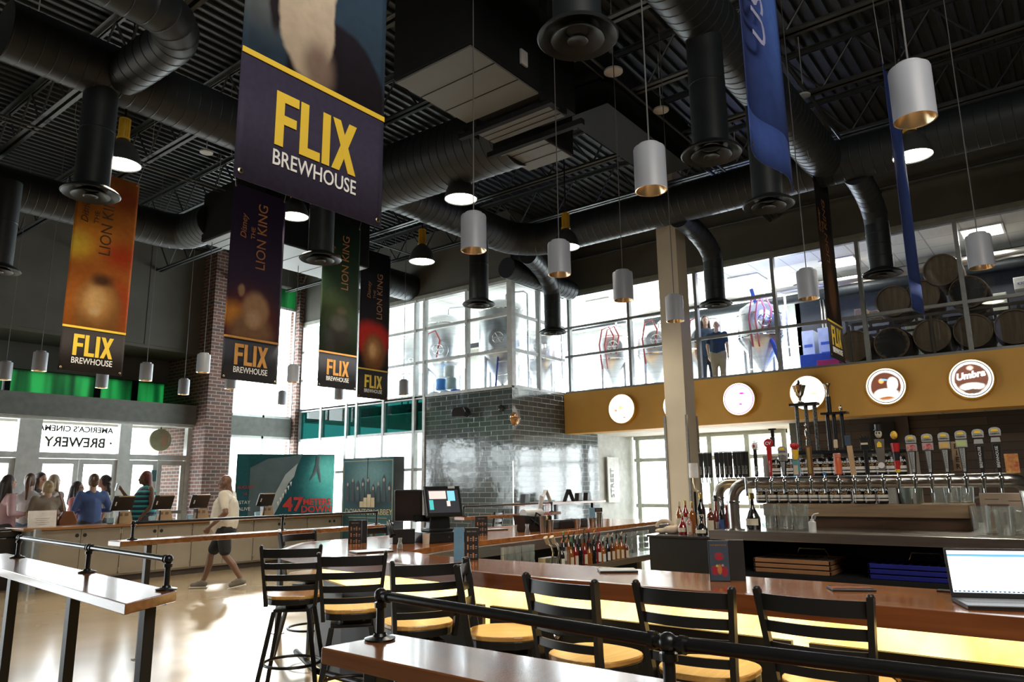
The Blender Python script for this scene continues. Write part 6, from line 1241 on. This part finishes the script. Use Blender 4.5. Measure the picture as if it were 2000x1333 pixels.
# high table along the tiled side wall with menu tents
t=thing('high_table','long dark wooden high table along the tiled side wall','table',(11.3,7.95,0)); B(-1.1,-.25,1.15,1.6,.25,1.19).obj('tabletop',CW,t); 
for x in (-1.0,.2,1.5): B(x-.03,-.03,0,x+.03,.03,1.15).obj('leg',CHAIRB,t)
tt=None
for px,k,lab in ((1025,0,'black squat lantern on the high table by the tiles'),(1066,1,'white-edged folded tent card on the high table'),(1111,1,'black A-shaped tent card on the high table'),(1130,0,'black caddy at the right of the high table'),(1147,0,'small black menu stack at the right end of the high table')):
    p=onY(px,970,7.9); g=G()
    if k: g.bc((0,-.05,.11),(.14,.012,.24),(math.radians(-22),0,0)); g.bc((0,.05,.11),(.14,.012,.24),(math.radians(22),0,0)); tag(g.obj('tent_card',MBLK if px>1100 else WHITEP,loc=(p.x,7.9,1.19)),lab,'tent card'); bpy.context.view_layer.update(); COL.objects[-1].rotation_euler[2]=math.radians(60)
    else: g.prism([(-.08,0),(.08,0),(.06,.15),(-.06,.15)],-.05,.05,Matrix.Rotation(math.pi/2,4,'X')); tag(g.obj('table_caddy',MBLK,loc=(p.x,7.9,1.19),bevel=.008),lab,'caddy')
t=thing('wall_poster','pale framed poster on the white wall by the side entrance','poster',(14.6,8.5,1.1)); B(-.25,-.01,0,.25,.02,1.0).obj('poster_sheet',mat('pale_poster',(.55,.56,.54),.5),t); g=G(); g.text('STREET',.2,Matrix.Translation((0,-.015,.1))@Matrix.Rotation(math.pi/2,4,'X')@Matrix.Rotation(math.pi/2,4,'Z'),.002,'LEFT'); g.obj('poster_letters',mat('grey_letter',(.2,.22,.22),.6),t)
p=onX(1353,912,10.3); t=thing('hand_dispenser','small white dispenser with brass tap on the beige column','dispenser',(10.30,p.y,p.z)); tag(t,'small white cylinder with brass fitting on the beige column','dispenser')
t.location=(6.7,YX(1354,6.7,912),1.62); G().cyl((0,0,-.07),(0,0,.07),.045,n=20).obj('white_cylinder',WHITEP,t,smooth=True); g=G(); g.cyl((0,0,-.07),(0,0,-.12),.015); g.tube([(0,0,-.12),(0,-.01,-.17),(0,-.03,-.2)],.012,8); g.obj('brass_fitting',GROM,t,smooth=True); G().cyl((0,0,-.2),(0,0,-.6),.012,n=8).obj('stand_rod',BLACKM,t)
t['label']='small white cylinder with brass fitting on a stand before the beige column'
# ================================================================ BREWERY
TANK=mat('brushed_tank_steel',(.78,.80,.84),.3,1,scale=2,stretch=(1,1,14)); HOSER=mat('red_hose',(.50,.08,.09),.4); HOSEB=mat('blue_hose',(.02,.08,.40),.4)
def tank(loc,r,h,lab,hose=None,hoses=1,cone=.8):
    t=thing('fermenter_tank',lab,'tank',loc,math.radians(-60),'steel fermenter tanks in the brewery')
    z0=.35
    G().lathe([(.04,z0),(.06,z0+.02),(r,z0+cone*.75),(r+.01,z0+cone*.8),(r+.01,h-.28),(r,h-.26),(r*.85,h-.12),(r*.5,h-.03),(0,h)],n=40).obj('tank_shell',TANK,t,smooth=True)
    g=G(); g.lathe([(r+.016,h-.29),(r+.022,h-.275),(r+.016,h-.26)],n=40); g.lathe([(r+.014,z0+cone*.8),(r+.022,z0+cone*.8+.02),(r+.014,z0+cone*.8+.04)],n=40); g.obj('weld_band',CHROME,t,smooth=True)
    for a in (45,135,225,315): q=math.radians(a); g=G(); g.cyl((r*.9*math.cos(q),r*.9*math.sin(q),0),(r*.9*math.cos(q),r*.9*math.sin(q),z0+cone*.85),.035,n=12); g.obj('leg',TANK,t,smooth=True)
    m=G(); zc=z0+cone*.8+.28; m.lathe([(.20,0),(.22,.02),(.22,.05),(.18,.06),(0,.08)],(0,-r+.02,zc),28,(0,-1,0)); m=m.obj('manway_hatch',TANK,t,smooth=True)
    g=G(); g.tube([(.12*math.cos(q),-r-.09,zc+.12*math.sin(q)) for q in [2*math.pi*i/20 for i in range(20)]],.010,6,closed=True)
    for q in (0,math.pi/3,2*math.pi/3): g.cyl((.12*math.cos(q),-r-.09,zc+.12*math.sin(q)),(-.12*math.cos(q),-r-.09,zc-.12*math.sin(q)),.006,n=6)
    g.obj('hatch_wheel',CHROME,m,smooth=True)
    g=G(); g.tube([(.1,0,h-.02),(.1,0,h+.12),(.15,-.05,h+.16),(r,-.1,h+.16),(r+.08,-.1,h+.1),(r+.08,-.1,.6)],.022,10); g.obj('side_pipe',TANK,t,smooth=True)
    g=G(); g.cyl((0,0,z0),(0,-.05,.22),.04); g.cyl((-.12,-.06,.26),(.12,-.06,.26),.03,n=10); g.ell((0,-.06,.26),.05); g.obj('drain_valve',CHROME,t,smooth=True)
    if hose:
        for k in range(hoses): x=-.25+.12*k; G().tube([(x,-r-.08,.75),(x-.05,-r-.12,1.3),(x+.02,-r-.12,1.65),(x+.18,-r-.1,1.72),(x+.28,-r-.08,1.5),(x+.2,-r-.05,1.1)],.018,10).obj('hose',hose,t,smooth=True)
    return t
ZF=3.3
for (px,X,r,top,lab,hs,nh) in [(868,12.4,.50,600,'big steel tank behind the second corner pane, left of the round diffuser',HOSER,1),(980,12.2,.50,578,'big steel tank nearest the brewery corner post',None,0),(1195,14.6,.40,640,'steel tank with red hoses left of the white pendant mullion',HOSER,2),(1278,14.6,.40,642,'steel tank left of the beige column',HOSER,1),
      (1480,14.2,.42,592,'steel tank with looping pink-red hose right of the man',HOSER,2),(1055,13.6,.42,640,'steel tank seen through the side corner pane',None,0),(1365,15.0,.36,640,'steel tank half hidden behind the beige column',HOSER,1),(815,13.2,.45,620,'leftmost steel tank in the corner brewery',None,0)]:
    p=onX(px,top,X); tank((X,p.y,ZF),r,min(2.22,max(1.6,p.z-ZF)),lab,hs,nh)
p=onX(1510,640,14.0); tag(G().tube([(14.0,p.y,3.3),(13.95,p.y-.1,3.7),(13.95,p.y+.0,4.1),(14.0,p.y+.25,4.7),(14.1,p.y+.4,5.3)],.04,12).obj('blue_hose',HOSEB,smooth=True),'thick blue hose rising right of the pink-hosed tank','hose')
# people in the brewery
X=13.7; p=onX(1398,628,X); h=p.z-ZF
person('man in dark blue polo and khaki trousers seen from behind in the brewery',(X,p.y,ZF),math.radians(100),h/1.745*1.75,'fair',(.015,.04,.09),(.26,.23,.16),'bald',arms='down',build=1.3,vox=.013)
p=onX(1378,645,14.3); person('person in dark clothes beside the man in the blue polo',(14.3,p.y,ZF),math.radians(-60),1.65,'fair',(.03,.06,.10),(.03,.04,.06),'long',haircol=(.04,.025,.02),vox=.015)
# stacked buckets and drums in the corner
for i,(px,py,c,lab) in enumerate([(862,732,(.03,.2,.55),'bright blue plastic drum on the upper level of the corner stack'),(882,735,(.35,.45,.45),'translucent drum beside the blue one, upper level'),(848,760,(.45,.52,.52),'pale drum at the bottom left of the corner stack'),(870,757,(.45,.52,.52),'pale drum at the bottom middle of the corner stack'),(890,752,(.01,.10,.5),'deep blue drum at the bottom right of the corner stack'),(878,712,(.5,.55,.55),'white drum at the top of the corner stack')]):
    lvl=0 if py>745 else 1 if py>720 else 2; p=onX(px,py,11.6); t=thing('plastic_drum',lab,'drum',(11.6,p.y,ZF+.27*lvl),0,'stacked drums in the brewery corner'); G().lathe([(0,0),(.11,0),(.125,.02),(.125,.22),(.105,.25),(.04,.26),(0,.26)],n=24).obj('drum_body',mat('drum_%d'%i,c,.4),t,smooth=True); G().cyl((0,0,.255),(0,0,.268),.03).obj('cap',WHITEP,t)
t=thing('step_ladder','blue metal step ladder inside the brewery corner','ladder',(11.7,YS+.65,ZF)); 
for s in(0,1): G().tube([(0,s*.35,0),(.25,s*.35,1.9)],.022,8).obj('rail',HOSEB,t)
for k in range(6): B(.035*k+.02,0,.28*k+.2,.035*k+.09,.35,.28*k+.225).obj('step',STAIN,t)
# barrels
OAK=woodmat('dark_oak_staves',(.06,.035,.016),(.15,.09,.045),.6,'y'); HEAD=woodmat('barrel_head_oak',(.06,.04,.018),(.15,.10,.05),.6,'z'); HOOP=mat('barrel_hoop',(.05,.05,.05),.4,.8)
bf=None
def barrel(px,py,X,rr,lab,dark=False):
    global bf
    p=onX(px,py,X); 
    if bf and not dark: return dup(bf,(X,p.y,p.z),label=lab)
    t=thing('oak_barrel',lab,'barrel',(X,p.y,p.z),0,'oak barrels on racks in the brewery'); r=.272; A=(1,0,0)
    G().lathe([(r-.02,0),(r,0),(r+.02,.2),(r+.03,.42),(r+.02,.64),(r,.84),(r-.02,.84)],n=32,axis=A).obj('staves',OAK,t,smooth=True)
    g=G(); g.lathe([(r-.02,.03),(0,.03)],n=32,axis=A); g.lathe([(r-.02,.81),(0,.81)],n=32,axis=A); hd_=g.obj('head',HEAD,t)
    g=G()
    for a,b_ in ((.02,.06),(.14,.18),(.28,.32),(.52,.56),(.66,.70),(.78,.82)): f=lambda z: r+.03*(1-((z-.42)/.42)**2)+.004; g.lathe([(f(a),a),(f(b_),b_)],n=32,axis=A)
    g.obj('hoops',HOOP,t,smooth=True)
    if dark:
        g=G(); n=32; random.seed(4)
        P=[(.0+ .235*math.cos(2*math.pi*i/n)*(1+.12*math.sin(i*2.3)),.23*math.sin(2*math.pi*i/n)*(1+.1*math.cos(i*3.1))) for i in range(n)]; g.prism(P,0,.004,Matrix.Translation((.022,0,0))@Matrix.Rotation(-math.pi/2,4,'Y')); g.obj('black_stain',mat('char_stain',(.012,.011,.010),.3),hd_)
    elif not bf: bf=t
    return t
barrel(1743,588,13.7,.3,'lone oak barrel on the rack behind the elbowed diffuser'); barrel(1838,527,13.7,.3,'topmost oak barrel under the troffer light'); barrel(1800,578,13.75,.3,'oak barrel half hidden behind the thin blue banner'); barrel(1890,570,13.7,.3,'oak barrel with black-stained head, upper row',True)
barrel(1667,676,13.3,.3,'lower-row oak barrel right of the dark vertical banner'); barrel(1741,671,13.3,.3,'lower-row oak barrel with black-stained head',True); barrel(1820,655,13.3,.3,'lower-row oak barrel below the blue banner tip'); barrel(1900,646,13.3,.3,'lower-row oak barrel crossed by a window mullion'); barrel(1982,638,13.3,.3,'lower-row oak barrel cut by the right edge')
RACK=mat('rack_brown_steel',(.07,.055,.04),.6,.3)
def brack(y0,y1,z,X,lab):
    t=thing('barrel_rack',lab,'rack',(X,0,z))
    for x in (.12,.68):
        g=G(); g.box(x-.02,y0,0,x+.02,y1,.05); g.box(x-.02,y0,-.12,x+.02,y1,-.08); y=y0+.1
        while y<y1: g.box(x-.018,y-.02,-.12,x+.018,y+.02,.05); y+=.36
        g.obj('rack_beam',RACK,t)
    g=G()
    for yy in (y0+.05,(y0+y1)/2,y1-.05): g.box(.12,yy-.02,-.12,.68,yy+.02,-.08)
    g.obj('cross_member',RACK,t); return t
za=onX(1820,655,13.3).z-.34; zb=onX(1743,588,13.7).z-.34
brack(-1.5,3.0,za,13.25,'dark steel rack carrying the lower row of barrels'); brack(-1.0,3.0,zb,13.65,'dark steel rack carrying the upper barrels'); 
t=thing('rack_stand','dark steel posts holding up the barrel racks','rack',(13.3,0,ZF)); g=G()
for y in (-1.4,.3,1.7,2.95):
    for x in (-.06,1.2): g.box(x-.02,y-.02,0,x+.02,y+.02,zb-ZF-.1)
g.obj('post',RACK,t)
# cabinets, boxes behind the barrels
def boxthing(name,px0,py0,px1,py1,X,d,m,lab,cat,extra=None):
    a=onX(px0,py0,X); b_=onX(px1,py1,X); zb_=ZF if name!='cardboard_box' and name!='labelled_box' else b_.z; t=thing(name,lab,cat,(X,(a.y+b_.y)/2,zb_),math.radians(-90)); w=abs(a.y-b_.y); h=a.z-zb_; B(-w/2,0,0,w/2,d,h).obj('body',m,t,bevel=.006)
    if extra: extra(t,w,h)
    return t
GC=mat('grey_green_cabinet',(.28,.30,.25),.5)
def doors(t,w,h):
    B(-w/2+.01,-.012,.02,-.004,0,h-.02).obj('door',GC,t); B(.004,-.012,.02,w/2-.01,0,h-.02).obj('door',GC,t); B(-.06,-.03,h*.5,-.05,-.012,h*.6).obj('handle',CHROME,t)
boxthing('metal_cabinet',1933,575,1983,690,15.0,.5,GC,'grey-green metal cabinet behind the barrels at the right','cabinet',doors); boxthing('metal_cabinet',1765,610,1800,690,15.0,.5,GC,'grey-green metal cabinet seen between the lower barrels','cabinet',doors)
def ktext(t,w,h): g=G(); g.text('K30',h*.3,Matrix.Translation((0,-.006,h*.35))@Matrix.Rotation(math.pi/2,4,'X'),.002); g.obj('printed_code',mat('blue_ink',(.02,.04,.2),.5),t)
boxthing('labelled_box',1978,543,2010,562,14.6,.3,WHITEP,'white box printed K30 at the right edge of the brewery','box',ktext)
KB=mat('kraft_cardboard',(.36,.27,.19),.8)
boxthing('cardboard_box',1668,605,1692,620,14.4,.3,KB,'cardboard box on the shelf left of the lone barrel','box'); boxthing('cardboard_box',1697,608,1722,622,14.4,.3,KB,'second cardboard box beside the window mullion','box')
def lines(t,w,h):
    g=G()
    for k in range(4): g.box(-w*.35,-.004,h*(.2+.17*k),w*.35,0,h*(.25+.17*k))
    g.obj('printed_lines',mat('blue_print_line',(.05,.12,.45),.5),t)
boxthing('white_crate',1596,642,1632,690,14.8,.4,mat('cool_white_box',(.6,.65,.75),.5),'white printed box on the rack left of the dark vertical banner','box',lines); boxthing('white_crate',1565,648,1592,690,14.9,.4,MATS['cool_white_box'],'second white printed box further left','box',lines)
boxthing('toolbox',1595,705,1640,715,14.0,.3,mat('magenta_box',(.45,.02,.15),.4),'magenta toolbox on the brewery floor','toolbox'); boxthing('blue_bin',1562,695,1640,712,14.4,.5,HOSEB,'blue plastic bin behind the magenta toolbox','bin')
boxthing('red_white_sack',1850,640,1880,690,14.6,.3,mat('pale_sack',(.55,.5,.46),.7),'pale sack with red band between two lower barrels','sack',lambda t,w,h: B(-w/2,-.006,h*.6,w/2,0,h*.75).obj('red_band',HOSER,t))
p=onX(1695,621,14.4); t=thing('storage_shelf','steel shelf holding two cardboard boxes behind the lower barrels','shelf',(14.35,p.y,ZF)); hz=p.z-ZF; B(0,-.4,hz-.03,.5,.4,hz-.002).obj('shelf_board',STAIN,t)
for x in (.03,.47):
    for y in (-.37,.37): B(x-.02,y-.02,0,x+.02,y+.02,hz-.03).obj('post',RACK,t)
g=G(); 
for k in range(5): y=onX(1604+6*k,600,15.9).y; g.cyl((15.9,y,3.3),(15.9,y,5.7),.02,n=8)
tag(g.obj('wall_conduits',STAIN),'row of vertical steel conduits on the dark brewery wall','conduit')
for X_,yy,lab in ((14.9,1.0,'horizontal duct pipe under the brewery ceiling above the barrels'),(15.6,1.0,'dark beam under the far brewery ceiling')):
    tag(G().tube([(X_,-3,5.35),(X_,8,5.35)],.09 if X_<15 else .12,14).obj('ceiling_pipe',STAIN if X_<15 else DUCTM,smooth=True),lab,'pipe')
tag(G().tube([(14.9,8.2,5.3),(14.9,13.5,5.3)],.07,14).obj('ceiling_pipe',DUCTM,smooth=True),'dark pipe run under the corner brewery ceiling','pipe')
TRO=emat('troffer_panel',(1,.96,.88),6)
for (px,py,lab) in [(1918,452,'bright square ceiling light above the topmost barrel'),(1640,512,'bright square ceiling light left of the elbowed diffuser'),(1460,545,'ceiling light above the pink-hosed tank'),(1180,590,'ceiling light above the red-hosed tank')]:
    p=onZ(px,py,5.74); t=thing('troffer_light',lab,'ceiling light',(p.x,p.y,5.72),0,'square lights in the brewery ceiling'); B(-.32,-.32,0,.32,.32,.028).obj('frame',WHITEP,t); B(-.29,-.29,-.004,.29,.29,0).obj('diffuser',TRO,t)
    area('troffer_glow',(p.x,p.y,5.68),(0,0,0),.55,.55,30,(1,.95,.88))
l=point('purple_work_lamp',(13.6,4.3,4.9),35,(.25,.35,1),.1); l=point('blue_cast_tanks',(12.0,10.0,4.9),30,(.3,.45,1),.1)
